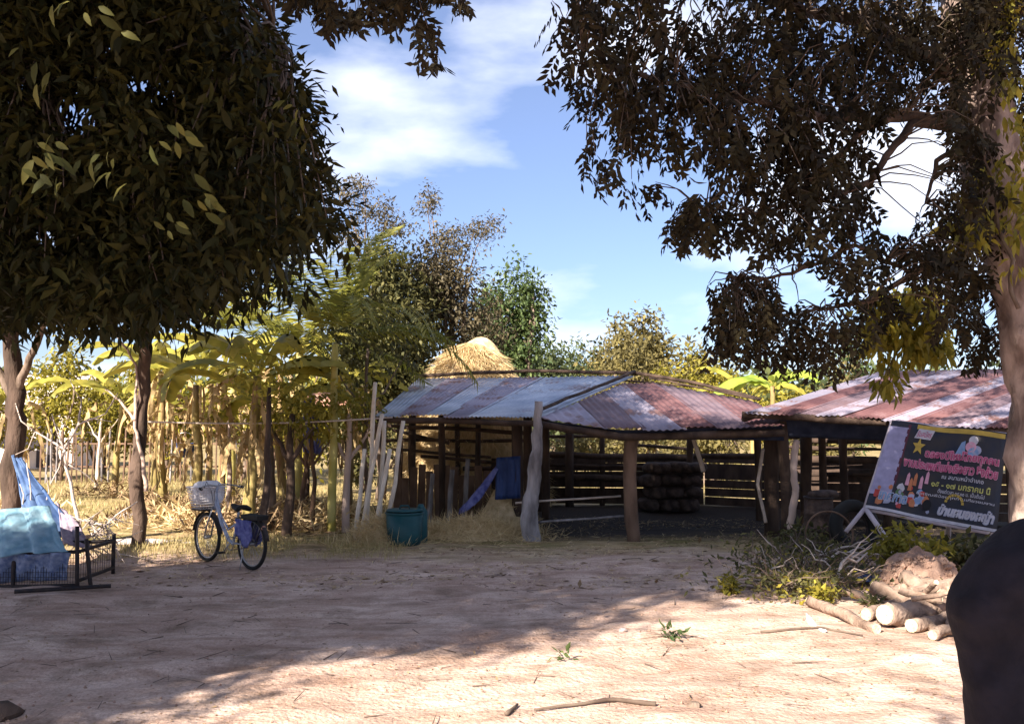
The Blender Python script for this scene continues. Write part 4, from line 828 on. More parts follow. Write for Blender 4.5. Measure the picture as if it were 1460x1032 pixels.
for s in (-1,1):
    bb(MB().tube([(0,.05*s,R_),(.43,.03*s,.30)],.009,6),'chain_stay','framep'); bb(MB().tube([(0,.055*s,R_),(.35,.02*s,.62)],.008,6),'seat_stay','framep')
    bb(MB().tube([(.90,.03*s,.74),(1.02,.045*s,.48),(1.08,.05*s,R_)],.011,7),'fork_blade','steel')
    bb(MB().tube([(.43,.06*s,.30),(.43+.11*s,.075*s,.30-.12*s)],.009,6),'crank','steel'); bb(MB().box((.43+.11*s,.12*s,.30-.12*s),(.09,.08,.02)),'pedal','rubber',False)
    bb(MB().tube([(.72,.30*s,.98),(.80,.28*s,.985)],.018,8),'grip','rubber')
bb(MB().tube([(.91,0,.70),(.87,0,.84),(.85,0,1.0)],.017,8),'head_tube','framep')
bb(MB().tube([(.72,-.30,.98),(.83,-.24,1.0),(.88,-.10,1.02),(.86,0,1.0),(.88,.10,1.02),(.83,.24,1.0),(.72,.30,.98)],.011,8),'handlebar','steel')
sd_=MB(); Pt=[]
for i in range(12):
    t=i/11; wv=.10*(1-t)**.7+.02
    for j in range(7): q=j/6*2-1; Pt.append((.20+.27*t,q*wv,.80-.02*q*q*3*(1-t)-.01*math.sin(t*3)))
o=mkobj('saddle',grid_mesh('saddle',Pt,12,7),M['rubber'],bi,True); o.modifiers.new('t','SOLIDIFY').thickness=.045
bb(MB().tube([(.34,0,.62),(.31,0,.78)],.012,8),'seat_post','steel')
bb(MB().box((-.05,0,.665),(.38,.16,.05),None,.004),'rear_pad','rubber',False)
rk=MB(); [rk.tube([(-.25,.07*s,.635),(.28,.07*s,.635)],.006,6) for s in (-1,1)]; [rk.tube([(0,.06*s,R_),(-.12,.07*s,.63)],.005,6) for s in (-1,1)]; [rk.tube([(-.25+k*.13,-.07,.635),(-.25+k*.13,.07,.635)],.005,6) for k in range(5)]; bb(rk,'rear_rack','iron')
for s in (-1,1):   # dress guard cloths
    Pt=[(-.10+.38*i/9+.01*math.sin(j*2),(.075+.012*math.sin(i*1.7+j))*s,.62-.34*j/7*(.75+.25*math.sin(i*.5))) for i in range(10) for j in range(8)]
    o=mkobj('skirt_guard',grid_mesh('skirt_guard',Pt,10,8),M['bluecl'],bi,True); o.modifiers.new('t','SOLIDIFY').thickness=.004
bb(MB().tube([(.06,.08,.30),(-.02,.18,.02)],.008,6),'kickstand','steel'); bb(MB().torus((.43,.05,.30),(0,1,0),.085,.006,28,5),'chainring','steel')
ch=MB(); ch.tube([(0,.05,R_+.04),(.43,.05,.385)],.005,5); ch.tube([(0,.05,R_-.03),(.43,.05,.215)],.005,5); bb(ch,'chain','iron')
for s in (-1,1): bb(MB().tube([(.80,.22*s,.99),(.95,.10*s,1.06),(.96,.02*s,.92),(.93,.01*s,.78)],.0035,5),'brake_cable','rubber'); bb(MB().tube([(0,.05*s,R_),(-.12,.035*s,.62)],.003,4),'mudguard_stay','steel')
bb(MB().tube([(-.24,0,.54),(-.262,0,.54)],.028,12),'rear_reflector','redt')
# basket
bk_=MB(); zt,zb=.98,.70; hwt,hwb=(.17,.20),(.12,.14); cx=1.12
def ringp(t): a=hwb[0]+(hwt[0]-hwb[0])*t; b=hwb[1]+(hwt[1]-hwb[1])*t; z=zb+(zt-zb)*t; return a,b,z
for k in range(9):
    a,b,z=ringp(k/8); pts=[(cx-a,-b,z),(cx+a,-b,z),(cx+a,b,z),(cx-a,b,z),(cx-a,-b,z)]; bk_.tube(pts,.006 if k<8 else .010,6)
for k in range(9):
    q=k/8*2-1
    for (f) in (lambda t:(cx+ringp(t)[0]*q,-ringp(t)[1],ringp(t)[2]),lambda t:(cx+ringp(t)[0]*q,ringp(t)[1],ringp(t)[2]),lambda t:(cx-ringp(t)[0],ringp(t)[1]*q,ringp(t)[2]),lambda t:(cx+ringp(t)[0],ringp(t)[1]*q,ringp(t)[2])): bk_.tube([f(0),f(1)],.004,5)
bb(bk_,'basket','whitepl'); bb(MB().box((cx,0,zb-.012),(.26,.30,.025)),'basket_base','iron',False)
wq=Matrix.Rotation(hd,3,'Z')@Vector((cx*.8,0,.72)); sack('white_bag',rearP+wq,(.26,.30,.25),hd,'white','bulging bright white bag filling the front basket of the bicycle',seed=3)
bpy.data.objects['white_bag']['category']='bag'

# ------------------------------------------------------------ banana plants and palms
def banana_leaf(name, base, d0, L_, W_, m, parent, droop=1.0, tears=True, seed=0, label=None):
    nu=16; p=Vector(base); d=Vector(d0).normalized(); pts=[p.copy()]
    for i in range(nu-1):
        d=(d+Vector((0,0,-droop*(.03+.13*i/nu)))).normalized(); p=p+d*(L_/(nu-1)); pts.append(p.copy())
    V_=[];F_=[]
    for i,q in enumerate(pts):
        t=i/(nu-1); tt=(pts[min(i+1,nu-1)]-pts[max(i-1,0)]).normalized(); s=tt.cross(Vector((0,0,1))); s=s.normalized() if s.length>.05 else Vector((1,0,0)); up=s.cross(tt)
        wv=W_*.5*(max(0,t-.12)/.3 if t<.42 else math.sqrt(max(0,1-((t-.42)/.60)**2)))**.8 if t>.12 else .012
        for sg in (-1,1):
            n=len(V_); wv2=wv*(.7+.3*noise.noise(Vector((i*1.3,sg*3,seed)))+.15); a=q+s*sg*wv2-up*(wv2*.35+.04*droop*noise.noise(Vector((i*.9,sg,seed+2)))) -Vector((0,0,1))*wv2*(.5*droop*t)
            V_.append(q+s*sg*.006); V_.append(a)
    for i in range(nu-1):
        for sg in (0,1):
            a=i*4+sg*2; b=(i+1)*4+sg*2
            if tears and random.random()<.30:   # torn blade: this strip narrows to the rib
                V_.append((V_[a+1]+V_[b+1])/2*.5+(V_[a]+V_[b])/2*.5); c=len(V_)-1; F_.append([a,b,c])
            F_.append([a,a+1,b+1,b]) if sg else F_.append([a,b,b+1,a+1])
    me=bpy.data.meshes.new(name); me.from_pydata([tuple(v) for v in V_],[],F_); me.update(); me.polygons.foreach_set('use_smooth',[True]*len(F_)); o=mkobj(name,me,M[m],parent)
    return o
def banana(px, Y, h, nl, label, dead=14, Ls=(1.1,1.7), W=.34, m='banana', r=.07, stem='bstem', seed=1, deadlen=(.7,1.2)):
    random.seed(seed); g=GX(px,Y); root=empty('banana_plant',g,label,'banana plant','banana plants behind the yard'); top=g+Vector((random.uniform(-.15,.15),0,h))
    pts=curve_pts(g-Vector((0,0,.1)),top,8,0,.03,seed); MB().tube(pts,[r*(1.1-.5*i/8) for i in range(9)],12,.12,seed=seed).build('stem',M[stem],root,True)
    for k in range(nl):
        a=k*2.4+random.uniform(-.4,.4); el=random.uniform(.55,1.5); d=Vector((math.cos(a),math.sin(a),el)); banana_leaf('leaf',top+Vector((0,0,random.uniform(-.15,.05))),d,random.uniform(*Ls),W*random.uniform(.8,1.1),m,root,random.uniform(.9,1.6),True,k+seed)
    for k in range(int(dead*1.4)):
        a=random.uniform(0,6.28); z=random.uniform(.55,1.0)*h; banana_leaf('dead_leaf',g+Vector((math.cos(a)*r*.7,math.sin(a)*r*.7,z)),Vector((math.cos(a)*.8,math.sin(a)*.8,.3)),random.uniform(*deadlen),W*.30,'bananadead',root,4.0,True,k+seed+40)
    return root
banana(20,17,1.9,8,'banana plant furthest left with its stem hidden behind the thick brown trunk',7,seed=1)
banana(165,19,1.9,9,'short bushy banana plant behind the stake fence',5,seed=2)
banana(236,14.5,2.25,8,'banana plant with a curtain of hanging dry yellow leaves right of the thin dark trunk',16,seed=3,deadlen=(.9,1.4))
banana(287,13.8,2.0,8,'banana plant behind the bicycle basket with a smooth pale stem',8,seed=4)
banana(318,16.5,2.4,8,'taller banana plant just behind the bicycle handlebar',9,seed=5)
banana(357,12.6,2.1,9,'banana plant with a bright yellow stem above the bicycle saddle',6,seed=6,r=.085)
banana(404,15.0,2.4,9,'banana plant with broad drooping leaves left of the yellow palm',8,seed=7)
banana(392,13.2,1.6,6,'dark low banana plant right of the bicycle',6,seed=8,stem='bark')
banana(500,15.0,2.1,7,'banana plant right of the yellow palm behind the leaning poles',5,seed=9)
banana(300,21,3.0,9,'distant tall banana plant above the others',5,seed=10)
banana(225,20,2.6,9,'distant banana plant under the dark crown',5,seed=11)
banana(1102,19,2.2,7,'bright green banana plant beyond the roofs of the sheds',0,m='bright',seed=12,W=.42)
banana(1075,21,2.0,6,'yellow-green banana plant left of the bright green one beyond the roofs',0,seed=13)
def frond(name, base, d0, L_, m, parent, droop=1, nl=34, lw=.035, ll=.42, seed=0):
    p=Vector(base); d=Vector(d0).normalized(); pts=[p.copy()]
    for i in range(14): d=(d+Vector((0,0,-droop*(.03+.012*i)))).normalized(); p=p+d*(L_/14); pts.append(p.copy())
    pos=[];dd=[];nn=[];Ls=[]
    for k in range(nl):
        t=.18+.82*k/(nl-1); f=t*14; i=min(13,int(f)); q=pts[i].lerp(pts[i+1],f-i); tt=(pts[i+1]-pts[i]).normalized(); s=tt.cross(Vector((0,0,1))); s=s.normalized() if s.length>.05 else Vector((1,0,0))
        for sg in (-1,1):
            v=(s*sg+tt*.7+Vector((0,0,-.35+random.uniform(-.25,.2)))).normalized(); pos.append(q); dd.append(v); nn.append(tt.cross(v)+Vector((0,0,.5))); Ls.append(ll*(1-.6*abs(t-.45))*random.uniform(.85,1.1))
    n=len(pos); me=leaf_mesh(name,np.array(pos),np.array(dd),np.array(nn),np.array(Ls),np.full(n,lw),np.full(n,random.random())*.7+RNG.random(n)*.3,.15,.3)
    o=mkobj(name,me,M[m],parent); MB().tube(pts,[.022*(1-.8*i/14) for i in range(15)],6).build('midrib',M['palmst'],o,True)
def palm(px,Y,h,r,nf,L_,label,seed,els=(.2,2.2),m='palm'):
    random.seed(seed); g=GX(px,Y); root=empty('palm_tree',g,label,'palm tree'); top=g+Vector((.02,0,h)); pts=curve_pts(g-Vector((0,0,.1)),top,8,0,.015,seed); MB().tube(pts,[r*(1.15-.35*i/8) for i in range(9)],12,.06).build('trunk',M['palmst'],root,True)
    for k in range(nf):
        a=k*2.4+random.uniform(-.3,.3); el=els[0]+(els[1]-els[0])*((k*.618)%1); frond('frond',top,Vector((math.cos(a),math.sin(a),el)),L_*random.uniform(.8,1.1),m,root,random.uniform(.7,1.2),seed=k)
palm(475,12.9,2.55,.055,15,2.1,'slender palm with a bright yellow trunk and tall arching fronds',1,(.4,3.5))
palm(425,14.5,2.6,.07,11,1.9,'golden palm behind the washing line, left of the yellow-trunked palm',2)
palm(330,17.5,3.0,.09,12,1.9,'palm rising behind the banana plants near the lower edge of the dark crown',3)
for q,(px_,Y_,n_) in enumerate([(236,14.3,700),(290,13.6,700),(360,12.9,500),(404,14.4,600),(318,15.8,500),(470,13.3,500),(165,18.5,400),(20,16.5,400),(440,14.2,500)]):
    c_=GX(px_,Y_); leaf_blades('dry_undergrowth',(c_.x,Y_),n_,(1.0,.5),.35,M['straw'] if q%2 else M['litter'],None,(.08,.30),(.08,.16))
# slim stems among the thicket (each a tree stem)
def thin_tree(px,Y,h,r,label,lean=0,m='bark',leaf='gold',nleaf=40,fork=True,name='young_tree',grp=None):
    g=GX(px,Y); root=empty(name,g,label,'young tree',grp); top=g+Vector((lean,0,h)); pts=curve_pts(g-Vector((0,0,.1)),top,8,0,.05,px*.1); MB().tube(pts,[r*(1-.5*i/8) for i in range(9)],8,.2,seed=px).build('trunk',M[m],root,True)
    if fork:
        for s in (-1,1): MB().tube(curve_pts(pts[5],pts[5]+Vector((s*h*.22,.1,h*.35)),5,0,.1,px+s),[r*.55,r*.5,r*.4,r*.3,r*.2,r*.12],6).build('limb',M[m],root,True)
    if nleaf: foliage(root,ellipsoid_pts((top.x,top.y,top.z+.1),(h*.3,h*.3,h*.25),nleaf,.2),M[leaf],8,.16,(.06,.14),(.35,.5),.3)
thin_tree(412,12.5,1.6,.075,'dark forked young tree standing right of the bicycle',.05,'barkdark',nleaf=50)
thin_tree(378,11.6,1.9,.055,'thin dark leaning stem directly behind the bicycle rear wheel',.05,'barkdark',nleaf=30,fork=False)
thin_tree(450,13.2,1.5,.04,'thin brown stem just left of the yellow palm trunk',-.05,'woodb',nleaf=40)
thin_tree(495,12.9,1.6,.06,'pale brown stem close to the right of the yellow palm trunk',.03,'barkpale',nleaf=60)
thin_tree(432,14.2,1.3,.05,'short stem under the hanging blue cloth',.1,'woodb',nleaf=30)
thin_tree(330,14.4,1.5,.05,'slim stem behind the bicycle handlebar',-.03,'barkpale',nleaf=30,fork=False)
thin_tree(140,21,1.6,.05,'thin stem in front of the stake fence',.1,'deadwood',nleaf=20)
thin_tree(520,13.5,2.6,.04,'leafy thin tree overlapping the left end of the shed roof',.05,'bark','mid',120)
# leaning bamboo poles
for i,(x0_,y0_,x1_,y1_,Y,lb) in enumerate([(512,768,545,590,11.7,'leftmost'),(522,764,535,545,11.9,'tall and upright'),(530,762,556,640,11.6,'short, in the middle'),(540,748,548,600,12,'behind the others'),(548,752,575,600,11.8,'rightmost'),(505,770,520,640,11.8,'thin, at the far left')]):
    a=V(x0_,y0_,Y); a.z=-.05; b=V(x1_,y1_,Y+.25); o=MB().tube(curve_pts(a,b,8,0,.02,i),[.026+.004*(j%3==0) for j in range(9)],8).build('bamboo_pole',M['bamboo'],None,True); tag(o,f'pale bamboo pole leaning at the left end of the shed, {lb}','pole','bamboo poles leaning by the shed')
def bush(name, Y, px, py_top, wpx, m, n, label, Lr=(.08,.2), cat='bush', base=0.0, nl=8, spread=.3, trunk=True, grp=None, shell=.3, depth=None):
    x=(px-730)/F*Y; zt=CAMH+(600-py_top)/F*Y; rx=wpx/F*Y/2; zc=(zt+base)/2; rz=(zt-base)/2
    root=empty(name,(x,Y,gh(x,Y)),label,cat,grp); cl=[]
    k=max(5,int(n/60))
    for i in range(k):
        c=ellipsoid_pts((x,Y,zc),(rx*.72,(depth or rx)*.6,rz*.72),1,.2)[0]; rr=random.uniform(.28,.5); cl.append(ellipsoid_pts(c,(rx*rr,rx*rr,rz*rr),n//k,.25))
    pts=np.concatenate(cl); pts=pts[pts[:,2]>base]; foliage(root,pts,M[m],nl,spread,Lr,(.38,.55),.25)
    if trunk:
        for i in range(3):
            MB().tube(curve_pts((x+random.uniform(-.1,.1)*rx,Y,-.1),(x+random.uniform(-.5,.5)*rx,Y+random.uniform(-.3,.3),zc+rz*.3),6,0,.1,i+px),[.05*(1-.12*j)*max(1,zt/3) for j in range(7)],7,.2).build('trunk' if i==0 else 'limb',M['bark'],root,True)
    return root
random.seed(77)
for a in [(24,85,478,160,'gold',420,'golden bush below the dark crown at the far left, in front of the house'),(26,150,480,200,'gold',520,'broad golden bush glowing just below the left tree crown'),(25,235,468,140,'gold',360,'golden bush between the thin dark trunk and the banana leaves'),(23,-40,475,180,'gold',360,'golden bush cut by the left frame edge'),
          (24,340,455,150,'gold',420,'yellow bush behind the palms'),(22,430,430,130,'gold',360,'yellow bush left of the slender palm crown'),(20,520,520,110,'mid',320,'dark green bush behind the leaning poles'),(27,400,520,260,'mid',420,'dim thicket behind the banana stems'),
          (30,560,560,200,'farmix',300,'brown-green thicket behind the left end of the shed')]:
    bush('bush',a[0],a[1],a[2],a[3],a[4],a[5],a[6])
for a in [(26,990,470,120,'gold',360,'golden bush right of the far green trees'),(25,1050,500,110,'gold',300,'golden bush behind the apex of the roofs'),(24,1140,520,120,'gold',260,'yellow bush above the valley between the two roofs'),(28,900,455,120,'farmix',420,'brownish green tree above the central shed ridge'),(24,1190,500,100,'farmix',300,'brown bush behind the right shed roof'),(24,1320,510,190,'farmix',320,'brown-green bush beyond the right shed ridge'),(26,1440,480,180,'mid',320,'dark bush beyond the right shed at the frame edge'),(30,1215,455,90,'green',300,'green bush seen below the hanging branches'),
          (22,850,600,180,'farmix',240,'low sunlit scrub seen through the middle of the shed'),(22,1010,598,160,'farmix',240,'low scrub seen through the back of the shed'),(21,1180,600,200,'farmix',240,'low scrub seen through the right shed'),(21,640,600,160,'farmix',240,'low scrub seen through the left bays of the shed')]:
    bush('bush',a[0],a[1],a[2],a[3],a[4],a[5],a[6])
# trees in the middle distance
T1=bush('tree',18.6,645,325,190,'midp',1050,'brownish purple tree with a ragged crown behind the left shed roof',(.06,.13),'tree',2.3,10,.3,True,None,.2)
T2=bush('tree',17.5,540,335,200,'mid',1700,'dark feathery tree right of the slender palm',(.07,.15),'tree',1.4,10,.28)
T3=bush('tree',32,738,325,100,'green',900,'rounded green tree standing against the blue sky behind the haystack',(.12,.24),'tree',1.5,9,.45)
T3b=bush('tree',32,700,400,90,'green',350,'lower green tree left of the rounded green one',(.12,.24),'tree',1.5,9,.45)
for lb,px,py,w_,Y,m_,n_ in [('brown-green, left end of the far line',845,475,90,42,'farleaf',420),('yellowish, behind the shed apex',925,452,110,36,'farmix',520),('golden, right of the shed apex',1000,470,110,33,'farmix',480),('dark, low, behind the brownish purple tree',760,500,110,38,'green',420),('low green, between the haystack and shed ridge',798,472,170,45,'farleaf',900),('brownish, highest, above the shed apex',880,448,100,40,'farmix',480)]:
    bush('tree',Y,px,py,w_,m_,n_,'tree in the far line: '+lb,(.16,.32),'tree',0,9,.5)
# flat feathery sprays sticking out of their tops
def sprays_on(root, lst, Y, m, base):
    mb=MB(); P_=[]
    for (px,py,w_) in lst:
        c=V(px,py,Y); b=V(*base,Y); mb.tube(curve_pts(b,c,7,0,.08,px),[.03*(1-.12*i) for i in range(8)],6)
        for k in range(int(w_*1.1)): P_.append((c.x+random.gauss(0,w_/F*Y*.32), Y+random.gauss(0,.3), c.z+random.gauss(0,.07)-.3*abs(random.gauss(0,.2))))
    mb.build('limb',M['bark'],root,True); foliage(root,np.array(P_),M[m],9,.16,(.05,.1),(.35,.5),.2)
sprays_on(T2,[(515,262,30),(490,268,26),(520,300,40),(560,320,50),(498,330,40),(550,292,26)],17.5,'midp',(535,430))
sprays_on(T1,[(610,290,26),(612,278,20),(680,325,40),(640,332,44),(700,318,26),(650,350,60)],19,'midp',(630,450))
# far tree line right round the horizon
random.seed(9)
k=0
spots=[('beyond the ridge of the central shed',790,478,60),('between the round green tree and the brownish one',830,468,60),('left of the blue gap in the sky',762,490,60),('low, behind the haystack',740,500,50)]
for lb,px,py,Y in spots: bush('tree',Y,px,py,75,'farleaf',330,'far green tree '+lb,(.25,.5),'tree',0,8,.8)
pos=[]
for i in range(5200):
    a=random.uniform(-1.25,1.25) if i%3 else random.uniform(-3.14,3.14); R0=random.uniform(62,95); h=4.5+2.2*noise.noise(Vector((a*9,2,1)))+1.2*noise.noise(Vector((a*33,7,1))); pos.append((math.sin(a)*R0,math.cos(a)*R0,random.random()**.7*h*R0/75))
me_=foliage(None,np.array(pos),M['farleaf'],12,1.3,(.5,1.0),(.5,.7),.2,'distant_treeline')

# grass over the back left
def grass(name,n,xr,yr,Lr,m='grass'):
    x=RNG.uniform(*xr,n); y=RNG.uniform(*yr,n); k=np.array([noise.noise(Vector((a*.5,b*.5,11)))>-.15 for a,b in zip(x,y)]); x,y=x[k],y[k]; n=len(x); pos=np.column_stack([x,y,[gh(a,b) for a,b in zip(x,y)]]); d=rand_unit(n)*.45; d[:,2]=np.abs(d[:,2])+.8; Ls=RNG.uniform(*Lr,n)
    o=mkobj(name,leaf_mesh(name,pos,d,rand_unit(n),Ls,Ls*RNG.uniform(.05,.1,n),RNG.random(n),.1,.2),M[m]); tag(o,kind='stuff')
grass('grass',42000,(-11,-1.5),(10.8,26),(.04,.14)); grass('grass',9000,(-2,12),(17.5,26),(.05,.2)); grass('grass',5000,(-5,-1.2),(10.2,12.4),(.03,.1))

# ------------------------------------------------------------ the two large trees
def inpoly(x,y,poly):
    c=False; n=len(poly); j=n-1
    for i in range(n):
        if (poly[i][1]>y)!=(poly[j][1]>y) and x<(poly[j][0]-poly[i][0])*(y-poly[i][1])/(poly[j][1]-poly[i][1])+poly[i][0]: c=not c
        j=i
    return c
random.seed(101)
M['litleaf']=mat('lit_mango_leaf',(.04,.045,.010),.6,(.15,.14,.035),attr=True,trans=.3,spec=.2)  # lighter copy of the mango leaf, sunlight put into its colour
LT=empty('mango_tree',(-4.9,7.4,0),'huge dark leafy tree whose low crown fills the upper left of the picture','tree')
limbsL=[]
def limb(root,pts,r0,r1,store,name='limb',m='bark',k=10,wob=.08):
    full=[]
    for i in range(len(pts)-1): full+=curve_pts(pts[i],pts[i+1],6,0,wob,i*3.1+pts[0][0])[:-1]
    full.append(Vector(pts[-1])); n=len(full); MB().tube(full,[r0+(r1-r0)*i/(n-1) for i in range(n)],k,.25,seed=len(store)).build(name,M[m],root,True); store.append(full)
limb(LT,[(-6.0,5.6,-.2),(-5.9,5.6,1.4),(-5.7,5.7,2.9)],.30,.24,limbsL,'trunk')
for pts,r in [([(-5.7,5.7,2.8),(-4.6,6.3,3.7),(-2.6,6.8,4.2),(-1.7,6.6,4.3)],.14),([(-5.7,5.7,2.7),(-4.4,7.2,3.2),(-3.2,8.2,3.6)],.12),([(-5.7,5.7,2.9),(-5.2,5.2,4.6),(-3.4,4.6,5.2),(-1.8,4.6,5.0),(-.9,4.6,4.6)],.13),([(-5.7,5.7,2.9),(-6.6,4.0,4.4),(-6.6,2.0,5.4)],.14),([(-5.7,5.7,2.9),(-5.6,6.4,5.2),(-4.2,7.0,6.2)],.12),([(-5.2,5.2,4.6),(-4.6,3.4,5.6),(-4.4,1.6,6.2)],.1),([(-4.4,7.2,3.2),(-5.2,8.4,3.4)],.07)]:
    limb(LT,pts,r,.03,limbsL)
edge=[(-700,-700),(300,-700),(310,-20),(350,10),(375,70),(405,128),(418,205),(405,245),(445,262),(460,330),(420,350),(370,352),(345,370),(300,388),(245,432),(200,452),(165,480),(120,450),(70,468),(30,440),(-40,460),(-400,500),(-700,400)]
holes=[(60,140,12,8),(200,170,8,6),(170,455,8,5),(120,430,7,5),(215,130,8,6),(30,300,8,6),(75,345,7,6),(240,60,6,5),(340,60,9,7),(350,20,10,6),(95,160,26,18),(190,108,18,12),(55,330,16,10),(235,120,12,10),(14,105,8,8),(130,60,10,7),(322,430,8,10),(385,330,10,6),(120,90,9,6)]
P_=[]
while len(P_)<5600:
    px=random.uniform(-160,490); py=random.uniform(-420,515)
    jx=noise.noise(Vector((px/38,py/38,3)))*70+noise.noise(Vector((px/14,py/14,8)))*22; jy=noise.noise(Vector((px/34,py/34,13)))*55
    if not inpoly(px+jx-16,py+jy,edge): continue
    if px>0 and py>0 and noise.noise(Vector((px/26,py/20,23)))>.43: continue
    if any(((px-a)/c)**2+((py-b)/d)**2<1 for a,b,c,d in holes): continue
    Y=random.uniform(5.6,9.0)
    if px<-260 and py>330: continue
    P_.append(tuple(V(px,py,Y)))
P_=np.array(P_)
def keepL(pos):
    px=730+F*pos[:,0]/np.maximum(pos[:,1],.1); py=600-F*(pos[:,2]-CAMH)/np.maximum(pos[:,1],.1)
    k=np.ones(len(pos),bool)
    for a,b,c,d in holes: k&=~((((px-a)/(c*1.35))**2+((py-b)/(d*1.5))**2<1)&(RNG.random(len(pos))<.93))
    return k
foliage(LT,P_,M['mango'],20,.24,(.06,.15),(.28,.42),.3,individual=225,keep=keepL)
twigs(LT,limbsL,P_,M['twig'],.009,2.2,'twig',4)
# the rest of its crown, to the left of and above the camera
E_=np.concatenate([ellipsoid_pts(c,r,n,.3) for c,r,n in [((-6.8,1.4,5.4),(2.3,2.1,1.3),1700),((-8.6,.6,5.6),(1.6,1.8,1.0),600),((-8.3,-1.6,5.6),(2.1,1.5,1.0),900),((-6.6,4.4,5.2),(1.4,1.2,.8),120),((-4.4,2.0,6.6),(1.5,1.7,.9),260),((-5.2,6.6,6.0),(2.0,2.0,1.2),300),((-8.2,-.6,5.6),(1.6,2.0,1.3),380),((-2.9,4.8,5.6),(1.6,1.2,.6),240)]])
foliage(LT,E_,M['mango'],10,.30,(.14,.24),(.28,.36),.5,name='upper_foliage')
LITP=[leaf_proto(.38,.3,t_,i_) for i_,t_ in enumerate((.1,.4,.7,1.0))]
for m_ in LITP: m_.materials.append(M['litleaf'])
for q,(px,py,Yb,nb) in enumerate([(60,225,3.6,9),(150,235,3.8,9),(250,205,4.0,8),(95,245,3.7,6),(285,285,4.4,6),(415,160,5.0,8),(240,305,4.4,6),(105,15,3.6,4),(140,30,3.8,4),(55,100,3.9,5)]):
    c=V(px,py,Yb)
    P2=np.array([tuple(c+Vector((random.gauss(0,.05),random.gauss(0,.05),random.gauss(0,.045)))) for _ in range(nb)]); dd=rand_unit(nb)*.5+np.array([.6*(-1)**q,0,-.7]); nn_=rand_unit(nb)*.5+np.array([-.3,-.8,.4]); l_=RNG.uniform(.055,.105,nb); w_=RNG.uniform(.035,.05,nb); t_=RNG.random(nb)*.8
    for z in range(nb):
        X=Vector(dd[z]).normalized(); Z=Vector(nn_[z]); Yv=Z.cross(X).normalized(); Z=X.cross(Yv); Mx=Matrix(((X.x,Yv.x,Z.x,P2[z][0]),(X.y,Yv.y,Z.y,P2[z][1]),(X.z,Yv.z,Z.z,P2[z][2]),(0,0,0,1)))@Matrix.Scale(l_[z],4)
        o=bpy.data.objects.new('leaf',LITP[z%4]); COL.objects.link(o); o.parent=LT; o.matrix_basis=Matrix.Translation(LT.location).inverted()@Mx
# lower trunks seen under the crown
tr=empty('mango_tree',GX(22,11),'thick brown trunk at the left edge disappearing up into the dark crown','tree'); st=[]
limb(tr,[tuple(GX(24,11)-Vector((0,0,.1))),tuple(V(20,640,11)),tuple(V(24,560,11.0)),tuple(V(15,480,11)),tuple(V(40,380,10.5))],.12,.08,st,'trunk','barkdark'); limb(tr,[tuple(V(24,560,11)),tuple(V(48,500,10.8)),tuple(V(70,430,10.4))],.05,.03,st); limb(tr,[tuple(V(20,570,11)),tuple(V(-10,510,11)),tuple(V(-30,450,11))],.05,.03,st)
foliage(tr,ellipsoid_pts((-5.3,10.8,3.6),(2.2,.9,1.0),420,.2),M['mango'],11,.3,(.14,.22),(.26,.34),.5,keep=keepL)
tr=empty('mango_tree',GX(200,11.4),'thin dark trunk left of the bicycle with one bleached pale side branch','tree'); st=[]
limb(tr,[tuple(GX(200,11.4)-Vector((0,0,.1))),tuple(V(198,640,11.4)),tuple(V(205,540,11.4)),tuple(V(203,440,11.0)),tuple(V(215,360,10.6))],.085,.06,st,'trunk','barkdark')
limb(tr,[tuple(V(208,700,11.3)),tuple(V(204,655,11.3)),tuple(V(192,610,11.3)),tuple(V(194,520,11.3)),tuple(V(168,480,11.3))],.026,.012,st,'limb','barkpale'); limb(tr,[tuple(V(192,600,11.3)),tuple(V(170,570,11.3)),tuple(V(150,555,11.3))],.02,.008,st,'limb','barkpale')
foliage(tr,ellipsoid_pts((-4.0,10.8,3.5),(1.8,.8,1.0),380,.2),M['mango'],11,.3,(.14,.22),(.26,.34),.5,keep=keepL)
# overhanging sprigs at the top, middle
SP=[]
for px,py,w_ in [(440,-10,40),(470,10,30),(500,18,30),(478,30,14),(560,20,16),(420,-20,40),(600,25,14),(612,50,12),(622,80,8),(655,0,12),(540,-10,50),(620,-20,40),(580,-5,30),(606,70,8)]:
    for k in range(int(w_*.8)): SP.append(tuple(V(px+random.gauss(0,w_*.4),py+random.gauss(0,7),4.6+random.uniform(-.3,.3))))
foliage(LT,np.array(SP),M['leafR'],6,.07,(.04,.075),(.35,.45),.8,name='hanging_sprigs',compound=True)
twigs(LT,limbsL,np.array(SP),M['twig'],.004,2.0,'twig',7)

